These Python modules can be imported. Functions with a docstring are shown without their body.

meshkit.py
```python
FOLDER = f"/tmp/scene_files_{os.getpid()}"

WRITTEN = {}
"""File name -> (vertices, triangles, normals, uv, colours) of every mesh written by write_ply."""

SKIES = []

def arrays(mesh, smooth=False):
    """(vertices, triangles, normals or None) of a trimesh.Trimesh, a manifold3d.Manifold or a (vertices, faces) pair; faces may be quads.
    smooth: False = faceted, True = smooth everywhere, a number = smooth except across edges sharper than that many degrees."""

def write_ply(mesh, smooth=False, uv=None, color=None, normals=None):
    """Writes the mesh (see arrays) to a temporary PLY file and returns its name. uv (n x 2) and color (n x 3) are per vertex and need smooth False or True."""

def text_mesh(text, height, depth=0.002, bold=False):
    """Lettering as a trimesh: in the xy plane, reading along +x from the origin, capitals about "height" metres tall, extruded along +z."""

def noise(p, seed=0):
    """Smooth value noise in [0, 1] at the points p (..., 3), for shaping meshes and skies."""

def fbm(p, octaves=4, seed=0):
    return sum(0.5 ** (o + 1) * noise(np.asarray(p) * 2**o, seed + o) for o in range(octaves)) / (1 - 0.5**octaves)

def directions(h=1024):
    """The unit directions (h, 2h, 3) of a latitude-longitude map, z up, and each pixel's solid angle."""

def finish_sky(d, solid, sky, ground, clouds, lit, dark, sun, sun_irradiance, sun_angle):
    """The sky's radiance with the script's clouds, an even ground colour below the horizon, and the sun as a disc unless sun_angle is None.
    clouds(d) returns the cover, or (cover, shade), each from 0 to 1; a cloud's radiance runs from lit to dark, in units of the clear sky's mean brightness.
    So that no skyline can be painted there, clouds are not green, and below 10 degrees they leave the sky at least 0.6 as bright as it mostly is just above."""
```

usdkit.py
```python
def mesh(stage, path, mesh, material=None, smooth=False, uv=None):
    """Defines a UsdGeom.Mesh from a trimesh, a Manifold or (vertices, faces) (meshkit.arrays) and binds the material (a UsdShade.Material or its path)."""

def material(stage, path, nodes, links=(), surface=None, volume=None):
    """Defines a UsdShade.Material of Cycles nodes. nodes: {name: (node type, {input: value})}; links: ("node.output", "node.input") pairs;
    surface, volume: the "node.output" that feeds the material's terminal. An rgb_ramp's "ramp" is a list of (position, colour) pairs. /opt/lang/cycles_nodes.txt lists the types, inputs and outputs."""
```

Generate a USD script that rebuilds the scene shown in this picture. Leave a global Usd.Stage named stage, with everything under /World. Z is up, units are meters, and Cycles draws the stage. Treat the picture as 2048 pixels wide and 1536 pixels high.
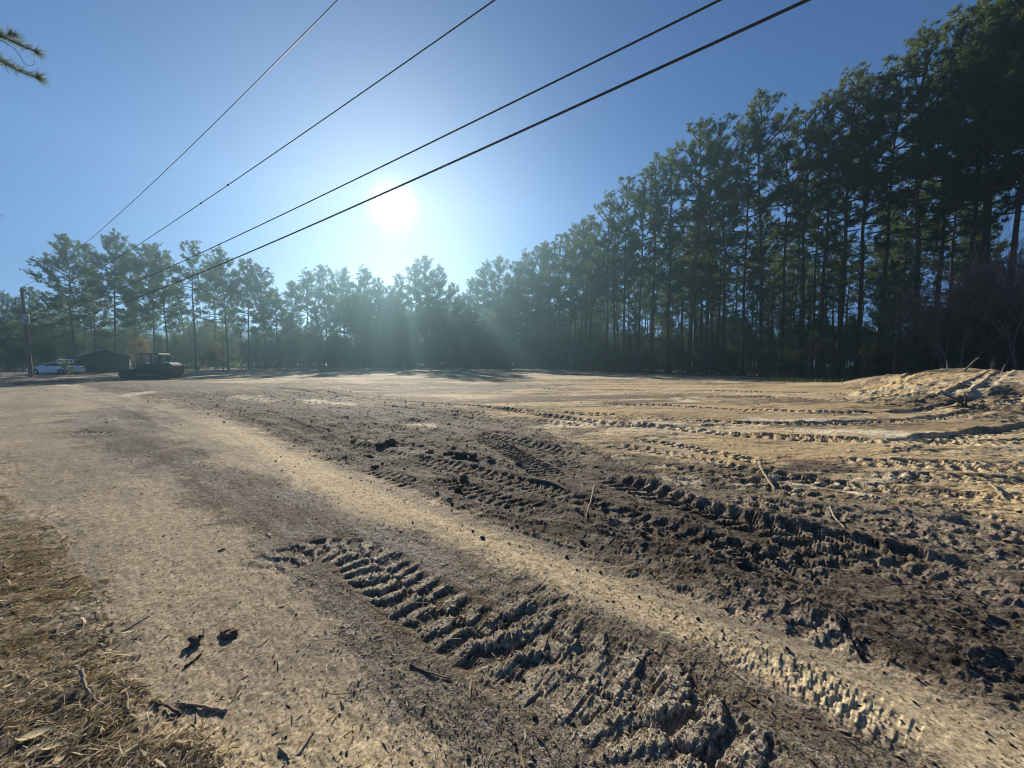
import math, random
import numpy as np, trimesh, usdkit, meshkit
from scipy import ndimage
from scipy.interpolate import CubicSpline
from scipy.spatial import cKDTree
import shapely
from pxr import Usd, UsdGeom, UsdLux, UsdShade, Gf, Vt, Sdf

# ------------------------------------------------------------------ camera, sky, sun, exposure
F, HOR, EYE = 769.0, 722.0, 1.6                      # focal length and horizon row in photo pixels, eye height
PIT = math.atan((768 - HOR) / F)
stage = Usd.Stage.CreateInMemory()
UsdGeom.SetStageUpAxis(stage, 'Z')
UsdGeom.Xform.Define(stage, '/World')
UsdGeom.Scope.Define(stage, '/World/Looks')
cam = UsdGeom.Camera.Define(stage, '/World/camera')
cam.CreateHorizontalApertureAttr(36.0)
cam.CreateVerticalApertureAttr(27.0)
cam.CreateFocalLengthAttr(36 * F / 2048)
cam.CreateExposureAttr(0.95)
cam.AddTranslateOp().Set((0, 0, EYE))
cam.AddRotateXOp().Set(90 - math.degrees(PIT))

SE, SA = math.radians(20.6), math.radians(-16.7)     # sun elevation, azimuth from forward towards the right
SUN = (math.sin(SA) * math.cos(SE), math.cos(SA) * math.cos(SE), math.sin(SE))
dome = UsdLux.DomeLight.Define(stage, '/World/sky')
SKY = usdkit.material(stage, '/World/Looks/sky', {
    'sky': ('sky_texture', {'sky_type': 'single_scattering', 'sun_disc': False, 'sun_elevation': SE, 'sun_rotation': SA,
                            'aerosol_density': 0.12, 'air_density': 0.85, 'ozone_density': 2.0}),
    'sat': ('hsv', {'hue': 0.507, 'saturation': 1.2, 'value': 1.0, 'fac': 1.0}),
    'tc': ('texture_coordinate', {}),
    'lift': ('vector_math', {'math_type': 'maximum', 'vector2': (-2.0, -2.0, 0.36)}),      # clear air down to the horizon
    'unit': ('vector_math', {'math_type': 'normalize'}),
    'dot': ('vector_math', {'math_type': 'dot_product', 'vector2': SUN}),
    'pos': ('math', {'math_type': 'maximum', 'value2': 0.0}),
    'wide': ('math', {'math_type': 'power', 'value2': 22.0}),
    'wide2': ('math', {'math_type': 'multiply', 'value2': 0.8}),
    'core': ('math', {'math_type': 'power', 'value2': 1300.0}),
    'core2': ('math', {'math_type': 'multiply', 'value2': 9.0}),
    'sum': ('math', {'math_type': 'add'}),
    'glow': ('vector_math', {'math_type': 'scale', 'vector1': (1.0, 0.97, 0.9)}),
    'add': ('vector_math', {'math_type': 'add'}),
    'bg': ('background_shader', {'strength': 0.055})},
    [('tc.generated', 'lift.vector1'), ('lift.vector', 'unit.vector1'), ('unit.vector', 'sky.vector'), ('sky.color', 'sat.color'), ('tc.generated', 'dot.vector1'), ('dot.value', 'pos.value1'), ('pos.value', 'wide.value1'),
     ('wide.value', 'wide2.value1'), ('pos.value', 'core.value1'), ('core.value', 'core2.value1'), ('wide2.value', 'sum.value1'),
     ('core2.value', 'sum.value2'), ('sum.value', 'glow.scale'), ('sat.color', 'add.vector1'), ('glow.vector', 'add.vector2'),
     ('add.vector', 'bg.color')], surface='bg.background')
UsdShade.MaterialBindingAPI.Apply(dome.GetPrim()).Bind(SKY)
dome.GetPrim().SetCustomDataByKey('kind', 'structure')
sun = UsdLux.DistantLight.Define(stage, '/World/sun')
sun.CreateNormalizeAttr(True)
sun.CreateIntensityAttr(1.25)
sun.CreateAngleAttr(0.5)
sun.CreateColorAttr(Gf.Vec3f(1.0, 0.91, 0.76))
sun.AddRotateZOp().Set(-math.degrees(SA))
sun.AddRotateXOp().Set(-(90 - math.degrees(SE)))
HAZE = 0.0007

rng = np.random.default_rng(7)


# ------------------------------------------------------------------ helpers
def ray(px, py):
    u, v = (px - 1024) / F, (768 - py) / F
    c, s = math.cos(PIT), math.sin(PIT)
    return u, c + v * s, v * c - s


def gp(px, py):
    """the point of level ground that the photo shows at a pixel"""
    u, f, w = ray(px, py)
    t = EYE / -w
    return u * t, f * t


def at(px, py, Y):
    u, f, w = ray(px, py)
    return np.array([u / f * Y, Y, EYE + w / f * Y])


used = {}


def path_for(parent, name):
    k = (parent, name)
    n = used.get(k, -1) + 1
    used[k] = n
    return f'{parent}/{name}' + (f'_{n:03d}' if n else '')


def tag(p, label=None, cat=None, group=None, kind=None):
    p = p.GetPrim() if hasattr(p, 'GetPrim') else p
    for k, v in (('label', label), ('category', cat), ('group', group), ('kind', kind)):
        if v:
            p.SetCustomDataByKey(k, v)
    return p


def thing(name, label, cat, loc=(0, 0, 0), rz=0.0, group=None, scale=None, tilt=None):
    x = UsdGeom.Xform.Define(stage, path_for('/World', name))
    x.AddTranslateOp().Set(Gf.Vec3d(*map(float, loc)))
    if rz:
        x.AddRotateZOp().Set(math.degrees(rz))
    if tilt:
        x.AddRotateXOp().Set(math.degrees(tilt))
    if scale is not None:
        x.AddScaleOp().Set(Gf.Vec3f(*map(float, np.broadcast_to(scale, 3))))
    tag(x, label, cat, group)
    return x.GetPrim()


def part(name, m, mat, parent, smooth=False, label=None):
    pp = str(parent.GetPath()) if parent is not None else '/World'
    o = usdkit.mesh(stage, path_for(pp, name), m, mat, smooth=smooth)
    if label:
        tag(o, label)
    return o.GetPrim()


def cat(ms):
    return trimesh.util.concatenate(ms)


def box(x0, x1, y0, y1, z0, z1):
    b = trimesh.creation.box([x1 - x0, y1 - y0, z1 - z0])
    b.apply_translation([(x0 + x1) / 2, (y0 + y1) / 2, (z0 + z1) / 2])
    return b


def tube(pts, rad, sides=6):
    p = np.asarray(pts, float)
    r = np.broadcast_to(np.asarray(rad, float), (len(p),))
    t = np.gradient(p, axis=0)
    t /= np.linalg.norm(t, axis=1, keepdims=True) + 1e-12
    ref = np.array([0.31, 0.12, 0.94]) if abs(t[:, 2]).mean() < 0.8 else np.array([0.95, 0.3, 0.05])
    a = np.cross(t, ref)
    a /= np.linalg.norm(a, axis=1, keepdims=True) + 1e-12
    b = np.cross(t, a)
    an = np.arange(sides) * 2 * np.pi / sides
    v = p[:, None] + r[:, None, None] * (np.cos(an)[None, :, None] * a[:, None] + np.sin(an)[None, :, None] * b[:, None])
    n = len(p)
    i, j = np.meshgrid(np.arange(n - 1), np.arange(sides), indexing='ij')
    q = np.stack([i * sides + j, i * sides + (j + 1) % sides, (i + 1) * sides + (j + 1) % sides, (i + 1) * sides + j], -1).reshape(-1, 4)
    f = np.vstack([q[:, [0, 2, 1]], q[:, [0, 3, 2]]])
    v = np.vstack([v.reshape(-1, 3), p[:1], p[-1:]])
    c0 = np.stack([np.full(sides, n * sides), np.arange(sides), (np.arange(sides) + 1) % sides], 1)
    c1 = np.stack([np.full(sides, n * sides + 1), (n - 1) * sides + (np.arange(sides) + 1) % sides, (n - 1) * sides + np.arange(sides)], 1)
    return trimesh.Trimesh(v, np.vstack([f, c0, c1]), process=False)


def cyl(p0, p1, r, sides=12):
    return tube([p0, p1], [r, r], sides)


# ------------------------------------------------------------------ materials
def rough_mat(name, c0, c1, scale=6.0, detail=4, rough=0.9, bump=0.0, bscale=40.0, spec=0.2, stretch=None, coord='object'):
    nodes = {'tc': ('texture_coordinate', {}), 'map': ('mapping', {'scale': stretch or (1, 1, 1)}),
             'n': ('noise_texture', {'scale': scale, 'detail': detail, 'roughness': 0.6}),
             'r': ('rgb_ramp', {'ramp': [(0.3, c0), (0.7, c1)]}),
             'p': ('principled_bsdf', {'roughness': rough, 'specular_ior_level': spec})}
    links = [(f'tc.{coord}', 'map.vector'), ('map.vector', 'n.vector'), ('n.fac', 'r.fac'), ('r.color', 'p.base_color')]
    if bump:
        nodes['n2'] = ('noise_texture', {'scale': bscale, 'detail': 4, 'roughness': 0.6})
        nodes['b'] = ('bump', {'strength': 1.0, 'distance': bump})
        links += [('map.vector', 'n2.vector'), ('n2.fac', 'b.height'), ('b.normal', 'p.normal')]
    return usdkit.material(stage, '/World/Looks/' + name, nodes, links, surface='p.BSDF')


def leaf_mat(name, c0, c1, trans, tfac=0.4):
    return usdkit.material(stage, '/World/Looks/' + name, {
        'g': ('geometry', {}), 'o': ('object_info', {}),
        'mixr': ('math', {'math_type': 'multiply_add', 'value2': 0.5, 'value3': 0.0}),
        'add': ('math', {'math_type': 'multiply_add', 'value2': 0.5}),
        'r': ('rgb_ramp', {'ramp': [(0.0, c0), (1.0, c1)]}),
        'd': ('principled_bsdf', {'roughness': 0.65, 'specular_ior_level': 0.25}),
        't': ('translucent_bsdf', {'color': trans}),
        'm': ('mix_closure', {'fac': tfac})},
        [('o.random', 'mixr.value1'), ('g.random_per_island', 'add.value1'), ('mixr.value', 'add.value3'), ('add.value', 'r.fac'),
         ('r.color', 'd.base_color'), ('d.BSDF', 'm.closure1'), ('t.BSDF', 'm.closure2')], surface='m.closure')


M = {}
M['ground'] = usdkit.material(stage, '/World/Looks/soil', {
    'a': ('attribute', {'attribute': 'tint'}), 'tc': ('texture_coordinate', {}),
    'n1': ('noise_texture', {'scale': 15.0, 'detail': 4, 'roughness': 0.75}),
    'n2': ('noise_texture', {'scale': 52.0, 'detail': 3, 'roughness': 0.8}),
    'm1': ('map_range', {'from_min': 0.3, 'from_max': 0.7, 'to_min': 0.55, 'to_max': 1.45}),
    'm2': ('map_range', {'from_min': 0.33, 'from_max': 0.67, 'to_min': 0.42, 'to_max': 1.6}),
    'rl': ('attribute', {'attribute': 'relief'}),
    'mm': ('math', {'math_type': 'multiply'}),
    'c': ('vector_math', {'math_type': 'scale'}),
    'b1': ('bump', {'strength': 1.0, 'distance': 0.022}), 'b2': ('bump', {'strength': 1.0, 'distance': 0.007}),
    'p': ('principled_bsdf', {'roughness': 0.95, 'specular_ior_level': 0.1})},
    [('tc.object', 'n1.vector'), ('tc.object', 'n2.vector'), ('n1.fac', 'm1.value'), ('n2.fac', 'm2.value'), ('m1.result', 'mm.value1'), ('m2.result', 'mm.value2'),
     ('a.color', 'c.vector1'), ('mm.value', 'c.scale'), ('c.vector', 'p.base_color'),
     ('rl.fac', 'b1.strength'), ('rl.fac', 'b2.strength'), ('n1.fac', 'b1.height'), ('n2.fac', 'b2.height'), ('b1.normal', 'b2.normal'), ('b2.normal', 'p.normal')], surface='p.BSDF')
M['bark'] = rough_mat('pine_bark', (.03, .023, .018), (.085, .066, .05), 5, 5, .95, .02, 14, stretch=(1, 1, .35))
M['bark_pale'] = rough_mat('oak_bark', (.09, .08, .07), (.2, .18, .155), 6, 5, .95, .01, 20, stretch=(1, 1, .4))
M['twig'] = rough_mat('bare_twig', (.09, .06, .055), (.19, .13, .12), 8, 3, .95)
M['needle'] = leaf_mat('pine_needle', (.03, .046, .016), (.08, .098, .032), (.10, .145, .042), .45)
M['needle_near'] = leaf_mat('pine_needle_near', (.03, .045, .02), (.08, .095, .04), (.12, .15, .05), .4)
M['leaf'] = leaf_mat('evergreen_leaf', (.03, .05, .018), (.07, .095, .03), (.12, .16, .03), .35)
M['leaf_bright'] = leaf_mat('sapling_leaf', (.08, .12, .03), (.15, .18, .05), (.25, .32, .06), .5)
M['leaf_rust'] = leaf_mat('rust_leaf', (.10, .06, .035), (.18, .10, .05), (.22, .12, .05), .5)
M['leaf_plum'] = leaf_mat('plum_leaf', (.05, .035, .035), (.09, .06, .055), (.1, .06, .05), .3)
M['clod'] = rough_mat('dark_clod', (.045, .036, .027), (.12, .095, .072), 25, 4, 1, .01, 90, .1)
M['bark_lump'] = rough_mat('bark_lump', (.06, .04, .028), (.24, .17, .11), 30, 5, 1, .012, 60, .1)
M['sandclod'] = rough_mat('sand_clod', (.26, .205, .14), (.48, .38, .26), 25, 4, 1, .01, 90, .1)
M['straw'] = leaf_mat('dry_straw', (.20, .15, .085), (.60, .49, .31), (.45, .36, .18), .25)
M['mulch'] = leaf_mat('bark_mulch', (.07, .04, .028), (.2, .11, .075), (.12, .06, .04), .1)
M['stick'] = rough_mat('dead_wood', (.16, .12, .085), (.36, .29, .21), 30, 4, .9, .002, 120)
M['stick_dark'] = rough_mat('dark_wood', (.05, .037, .028), (.13, .095, .07), 30, 4, .9, .002, 120)
M['leafdry'] = rough_mat('dry_leaf', (.4, .31, .17), (.62, .52, .33), 25, 4, .8)
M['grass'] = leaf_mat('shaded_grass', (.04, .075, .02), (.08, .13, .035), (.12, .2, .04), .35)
M['wire'] = rough_mat('black_wire', (.035, .035, .037), (.06, .06, .062), 10, 2, .6)
M['pole'] = rough_mat('weathered_pole', (.11, .085, .06), (.22, .18, .13), 8, 5, .9, .01, 20, stretch=(1, 1, .1))
M['grey_metal'] = rough_mat('grey_metal', (.28, .29, .29), (.36, .37, .37), 4, 2, .5, spec=.5)
M['ceramic'] = rough_mat('brown_ceramic', (.08, .05, .04), (.12, .08, .06), 4, 2, .3, spec=.5)
M['car'] = usdkit.material(stage, '/World/Looks/car_paint', {'n': ('noise_texture', {'scale': 3.0}), 'r': ('rgb_ramp', {'ramp': [(.3, (.66, .68, .7)), (.7, (.72, .74, .76))]}),
    'p': ('principled_bsdf', {'roughness': .35, 'coat_weight': .7, 'coat_roughness': .06})}, [('n.fac', 'r.fac'), ('r.color', 'p.base_color')], surface='p.BSDF')
M['glass'] = usdkit.material(stage, '/World/Looks/dark_glass', {'n': ('noise_texture', {'scale': 2.0}), 'r': ('rgb_ramp', {'ramp': [(.3, (.012, .014, .016)), (.7, (.02, .022, .025))]}),
    'p': ('principled_bsdf', {'roughness': .08, 'specular_ior_level': .6})}, [('n.fac', 'r.fac'), ('r.color', 'p.base_color')], surface='p.BSDF')
M['pane'] = usdkit.material(stage, '/World/Looks/clear_pane', {'t': ('transparent_bsdf', {'color': (.82, .86, .85)}), 'g': ('glossy_bsdf', {'roughness': .03}), 'f': ('fresnel', {'IOR': 1.45}),
    'm': ('mix_closure', {})}, [('f.fac', 'm.fac'), ('t.BSDF', 'm.closure1'), ('g.BSDF', 'm.closure2')], surface='m.closure')
M['rubber'] = rough_mat('rubber', (.018, .018, .018), (.035, .033, .03), 8, 3, .9)
M['rim'] = rough_mat('alloy_rim', (.3, .31, .32), (.42, .43, .44), 5, 2, .4, spec=.5)
M['red_lens'] = rough_mat('red_lens', (.35, .02, .015), (.45, .03, .02), 5, 2, .2, spec=.5)
M['white_lens'] = rough_mat('clear_lens', (.7, .7, .7), (.8, .8, .8), 5, 2, .15, spec=.6)
M['machine'] = rough_mat('faded_green_paint', (.025, .034, .026), (.055, .066, .05), 3, 5, .7, spec=.4)
M['steel'] = rough_mat('muddy_steel', (.05, .045, .04), (.15, .13, .105), 5, 5, .7, .004, 30, spec=.4)
M['rust'] = rough_mat('rusty_paint', (.14, .05, .035), (.22, .09, .06), 4, 5, .8)
M['siding'] = rough_mat('green_siding', (.06, .075, .058), (.085, .1, .08), 2, 4, .85)
M['roofing'] = rough_mat('grey_roofing', (.05, .05, .048), (.09, .09, .085), 3, 4, .8)
M['trim'] = rough_mat('pale_trim', (.22, .24, .2), (.3, .32, .28), 3, 3, .7)
M['fence'] = rough_mat('grey_board', (.12, .11, .095), (.22, .2, .17), 5, 4, .9, stretch=(.2, 1, 1))


# ------------------------------------------------------------------ noise
def tile(seed, beta, n=1024, lo=2.0):
    g = np.random.default_rng(seed)
    f = np.fft.fftfreq(n) * n
    k = np.hypot(*np.meshgrid(f, f))
    k[0, 0] = 1e9
    a = np.where(k >= lo, k ** (-beta / 2 - .5), 0)
    z = np.fft.ifft2(np.fft.fft2(g.standard_normal((n, n))) * a).real
    return ((z - z.mean()) / z.std()).astype(np.float32)


TILES = [tile(1, 2.0), tile(2, 1.4), tile(3, 2.6), tile(4, 1.0, lo=24)]


def nz(x, y, size, k=0, rot=0.0, stretch=1.0, off=0.0):
    """tile k of noise (unit variance), one tile spanning size metres; stretch lengthens features along the rotated x"""
    c, s = math.cos(rot), math.sin(rot)
    u, v = (c * x + s * y) / stretch + off, -s * x + c * y + off * 1.7
    q = np.stack([v, u]) * (1024 / size)
    return ndimage.map_coordinates(TILES[k], q, order=1, mode='grid-wrap')


def sm(a, b, x):
    t = np.clip((x - a) / (b - a), 0, 1)
    return t * t * (3 - 2 * t)


# ------------------------------------------------------------------ ground: zones, wheel tracks, berm
def zone(pix):
    p = np.array([gp(*q) for q in pix])
    poly = shapely.Polygon(p).buffer(0)
    ring = np.vstack([np.asarray(g.exterior.segmentize(0.12).coords) for g in getattr(poly, 'geoms', [poly])])
    shapely.prepare(poly)
    return poly, cKDTree(ring)


def signed(z, x, y):
    poly, tree = z
    d, _ = tree.query(np.stack([x, y], 1), workers=-1, distance_upper_bound=6.0)
    d = np.minimum(d, 6.0)
    return np.where(shapely.contains_xy(poly, x, y), d, -d)


LOW = [(-400, 770), (150, 772), (300, 800), (430, 828), (560, 878), (700, 938), (850, 995), (1000, 1052), (1200, 1118), (1400, 1198), (1600, 1272), (1750, 1318), (2048, 1422), (2400, 1560)]
Z_SOIL = zone([(120, 762), (380, 762), (560, 772), (720, 786), (900, 812), (1040, 848), (1160, 890), (1330, 955), (1500, 990), (1700, 1000), (1900, 1015), (2048, 1045), (2400, 1090), (2500, 1600)] + LOW[:0:-1])
Z_ROAD = zone(LOW + [(2600, 1900), (-900, 1900), (-900, 770)])
Z_GREY = zone([(110, 832), (250, 812), (345, 838), (350, 885), (470, 930), (600, 975), (760, 1050), (960, 1112), (1100, 1172), (1250, 1235), (1420, 1300), (1600, 1385), (1800, 1480), (1950, 1580), (2100, 1800), (1050, 1800), (960, 1536), (820, 1430), (720, 1330), (640, 1230), (570, 1150), (510, 1080), (400, 1000), (290, 940), (160, 880)])
Z_LITTER = zone([(-500, 880), (-60, 930), (20, 1000), (110, 1050), (160, 1130), (200, 1230), (240, 1330), (330, 1410), (420, 1490), (520, 1800), (-900, 1900)])
Z_WET = zone([(140, 862), (175, 852), (240, 858), (300, 880), (320, 902), (260, 906), (190, 880)])

def many(ps):
    zs = [zone(p) for p in ps]
    poly = shapely.union_all([z_[0] for z_ in zs])
    shapely.prepare(poly)
    return poly, cKDTree(np.vstack([z_[1].data for z_ in zs]))


Z_PALE = many([[(205, 793), (262, 787), (300, 785), (310, 788), (262, 794), (225, 798)], [(92, 773), (118, 771), (162, 771), (160, 775), (110, 777)], [(600, 800), (640, 802), (720, 812), (700, 814), (620, 806)],
               [(1358, 798), (1392, 797), (1390, 804), (1360, 804)], [(826, 846), (880, 853), (872, 856), (822, 849)], [(480, 795), (560, 802), (540, 806), (470, 799)], [(1500, 836), (1640, 842), (1600, 846), (1480, 840)],
               [(1600, 862), (1830, 868), (1760, 874), (1580, 866)], [(1560, 960), (1700, 982), (1740, 992), (1600, 972)], [(1330, 955), (1390, 965), (1370, 970), (1320, 960)]])

# wheel tracks: photo points along the centre line, width, lug spacing, rut depth, lug height, ridge (+ on the far side, - on the near side), lug slant
TR = [
    ([(470, 1165), (560, 1122), (640, 1098), (720, 1108), (800, 1165), (870, 1212), (960, 1262), (1050, 1305), (1140, 1352), (1240, 1408), (1340, 1470), (1460, 1560), (1600, 1680)], .46, .155, .012, .036, .015, .25),
    ([(950, 1228), (1080, 1300), (1200, 1372), (1320, 1452), (1420, 1545), (1540, 1680)], .72, .18, .012, .056, .0, .12),
    ([(905, 1106), (1030, 1180), (1120, 1230), (1230, 1290), (1350, 1350), (1480, 1420), (1620, 1500)], .40, .15, .006, .013, .0, -.2),
    ([(1345, 1138), (1450, 1180), (1560, 1225), (1660, 1262), (1780, 1285)], .34, .15, .014, .026, .02, .35),
    ([(1190, 948), (1300, 985), (1420, 1025), (1530, 1056), (1640, 1084), (1780, 1112), (1900, 1140), (2048, 1190), (2250, 1260)], .46, .17, .05, .06, .13, .4),
    ([(1110, 985), (1250, 1032), (1350, 1066), (1480, 1102), (1600, 1140), (1720, 1172)], .34, .16, .03, .05, .06, -.4),
    ([(1160, 884), (1300, 900), (1420, 920), (1530, 945), (1640, 962), (1760, 975), (1900, 985), (2048, 995), (2300, 1010)], .42, .17, .02, .05, .05, .4),
    ([(1240, 878), (1340, 890), (1450, 908), (1560, 930)], .36, .17, .015, .05, .0, -.4),
    ([(980, 812), (1150, 838), (1300, 855), (1450, 868), (1600, 878), (1750, 885), (1900, 889), (2100, 890), (2400, 880)], .5, .22, .03, .07, .08, .4),
    ([(640, 786), (820, 803), (960, 812), (1150, 826), (1350, 838), (1500, 843)], .5, .24, .02, .05, .03, .3),
    ([(1180, 806), (1350, 815), (1500, 822), (1640, 827), (1790, 827)], .45, .22, .03, .06, .1, -.3),
    ([(1280, 838), (1480, 846), (1640, 851), (1740, 849), (1850, 843), (1960, 828), (2048, 812), (2250, 770)], .45, .22, .04, .06, .12, .3),
    ([(1400, 790), (1560, 796), (1700, 800), (1800, 796)], .5, .26, .02, .05, .06, .3),
    ([(1050, 776), (1250, 782), (1450, 785), (1650, 786)], .5, .26, .02, .05, .05, .3),
    ([(500, 776), (700, 800), (860, 828), (1000, 860)], .5, .22, .02, .03, .03, -.3),
    ([(930, 862), (1010, 898), (1080, 938), (1140, 968)], .5, .11, .01, .035, .0, .1),
    ([(560, 842), (680, 880), (800, 912), (950, 946), (1100, 982), (1220, 1012)], .4, .14, .03, .03, .07, .3),
    ([(430, 830), (560, 866), (700, 915), (820, 950)], .4, .14, .02, .02, .03, .3),
    ([(1800, 888), (1900, 880), (2048, 858), (2250, 830)], .5, .25, .09, .05, .12, .3),
    ([(1830, 812), (1920, 800), (2048, 780), (2200, 760)], .45, .25, .07, .02, .1, .3),
    ([(1790, 786), (1850, 770), (1920, 760), (1990, 758)], .4, .3, .08, .0, .1, 0.),
    ([(1770, 828), (1880, 818), (1980, 798), (2100, 778)], .4, .3, .08, .0, .12, 0.),
    ([(1640, 915), (1760, 925), (1900, 930), (2048, 934), (2300, 940)], .45, .2, .02, .04, .04, .3),
    ([(1700, 945), (1850, 952), (2048, 955), (2300, 960)], .4, .2, .02, .03, .05, -.3),
    ([(700, 758), (1000, 762), (1300, 764), (1600, 772)], .5, .3, .02, .04, .05, .3),
    ([(450, 765), (800, 770), (1200, 772), (1500, 778)], .5, .3, .02, .04, .05, -.3),
    ([(600, 802), (900, 824), (1200, 850), (1450, 862)], .45, .2, .02, .035, .03, .3),
    ([(760, 835), (900, 856), (1060, 890), (1200, 925)], .4, .16, .015, .03, .02, .3),
    ([(1300, 925), (1420, 945), (1560, 978), (1720, 1012)], .4, .17, .02, .04, .04, -.3),
    ([(1420, 990), (1600, 1020), (1800, 1042), (2048, 1078), (2300, 1110)], .42, .17, .02, .035, .05, .35),
    ([(1500, 1088), (1700, 1125), (1900, 1180), (2048, 1228), (2250, 1300)], .42, .16, .03, .04, .07, .35),
    ([(1130, 1070), (1300, 1118), (1450, 1160)], .34, .14, .012, .025, .02, .3),
    ([(840, 955), (1000, 1002), (1150, 1046)], .36, .14, .012, .03, .02, -.3),
    ([(620, 900), (760, 945), (880, 985)], .36, .14, .012, .025, .02, .3),
    ([(1720, 1050), (1900, 1088), (2048, 1132), (2250, 1190)], .4, .16, .02, .035, .04, .3),
    ([(1250, 1215), (1450, 1290), (1650, 1370), (1850, 1460)], .34, .07, .006, .008, .0, .5),
    ([(150, 862), (190, 864), (235, 862)], .3, .12, .03, .04, .02, 0.),
    ([(60, 775), (150, 800), (260, 838), (345, 880)], .5, .2, .012, .0, .012, 0.),
    ([(140, 775), (230, 800), (330, 836), (420, 872)], .5, .2, .012, .0, .012, 0.),
    ([(-40, 900), (10, 950), (50, 1000)], .3, .07, .008, .012, .0, .6),
    ([(1400, 1290), (1560, 1350), (1720, 1420), (1900, 1520)], .3, .06, .01, .008, .01, 0.),
]


def make_track(t):
    p = np.array([gp(*q) for q in t[0]])
    s = np.r_[0, np.cumsum(np.linalg.norm(np.diff(p, axis=0), axis=1))]
    ss = np.arange(0, s[-1], 0.03)
    c = CubicSpline(s, p)(ss)
    n = np.gradient(c, axis=0)
    n /= np.linalg.norm(n, axis=1, keepdims=True)
    return dict(c=c, n=np.stack([-n[:, 1], n[:, 0]], 1), s=ss, tree=cKDTree(c), bb=(c.min(0) - .8, c.max(0) + .8), w=t[1], sp=t[2], dep=t[3], lug=t[4], ridge=t[5], sl=t[6])


TRACKS = [make_track(t) for t in TR]

CREST = np.array([(18.6, 26.5, 0), (20.8, 24.4, .12), (22.6, 22.6, .75), (23.6, 20.6, 1.2), (23.4, 17.2, 1.05), (22.8, 13.5, .95), (23.5, 9, .95), (26, 2, .9), (29, -8, .9)])
_cs = np.r_[0, np.cumsum(np.linalg.norm(np.diff(CREST[:, :2], axis=0), axis=1))]
CREST = np.stack([np.interp(np.arange(0, _cs[-1], .15), _cs, ndimage.gaussian_filter1d(CREST[:, k], .3) if k == 2 else CREST[:, k]) for k in range(3)], 1)
CREST[:, :2] = ndimage.gaussian_filter1d(CREST[:, :2], 8, axis=0)
_ct = cKDTree(CREST[:, :2])
_cn = np.gradient(CREST[:, :2], axis=0)
_cn /= np.linalg.norm(_cn, axis=1, keepdims=True)


def berm(x, y):
    d, i = _ct.query(np.stack([x, y], 1), workers=-1, distance_upper_bound=14.0)
    ok = np.isfinite(d)
    i = np.where(ok, i, 0)
    side = (x - CREST[i, 0]) * _cn[i, 1] - (y - CREST[i, 1]) * _cn[i, 0]      # > 0: towards the field's left? sign set below
    near = side > 0
    wob = 1 + .12 * nz(x, y, 25, 0, off=3)
    w = np.where(near, np.interp(CREST[i, 1], [4, 12, 17, 20, 24], [11.5, 10, 8, 6, 4.2]), 2.6) * wob
    dd = np.where(ok, d, 99)
    prof = np.where(near, .45 * (1 - sm(0, 1, dd / w)) + .55 * np.clip(1 - dd / w, 0, 1), (1 - sm(0, 1, dd / w)) * .75 + .25 * (dd < 99) * (1 - sm(3, 12, dd)))
    return CREST[i, 2] * prof, ok & (prof > .03)


_side_probe = ((16 - 22.8) * 0 or 0)


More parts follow.
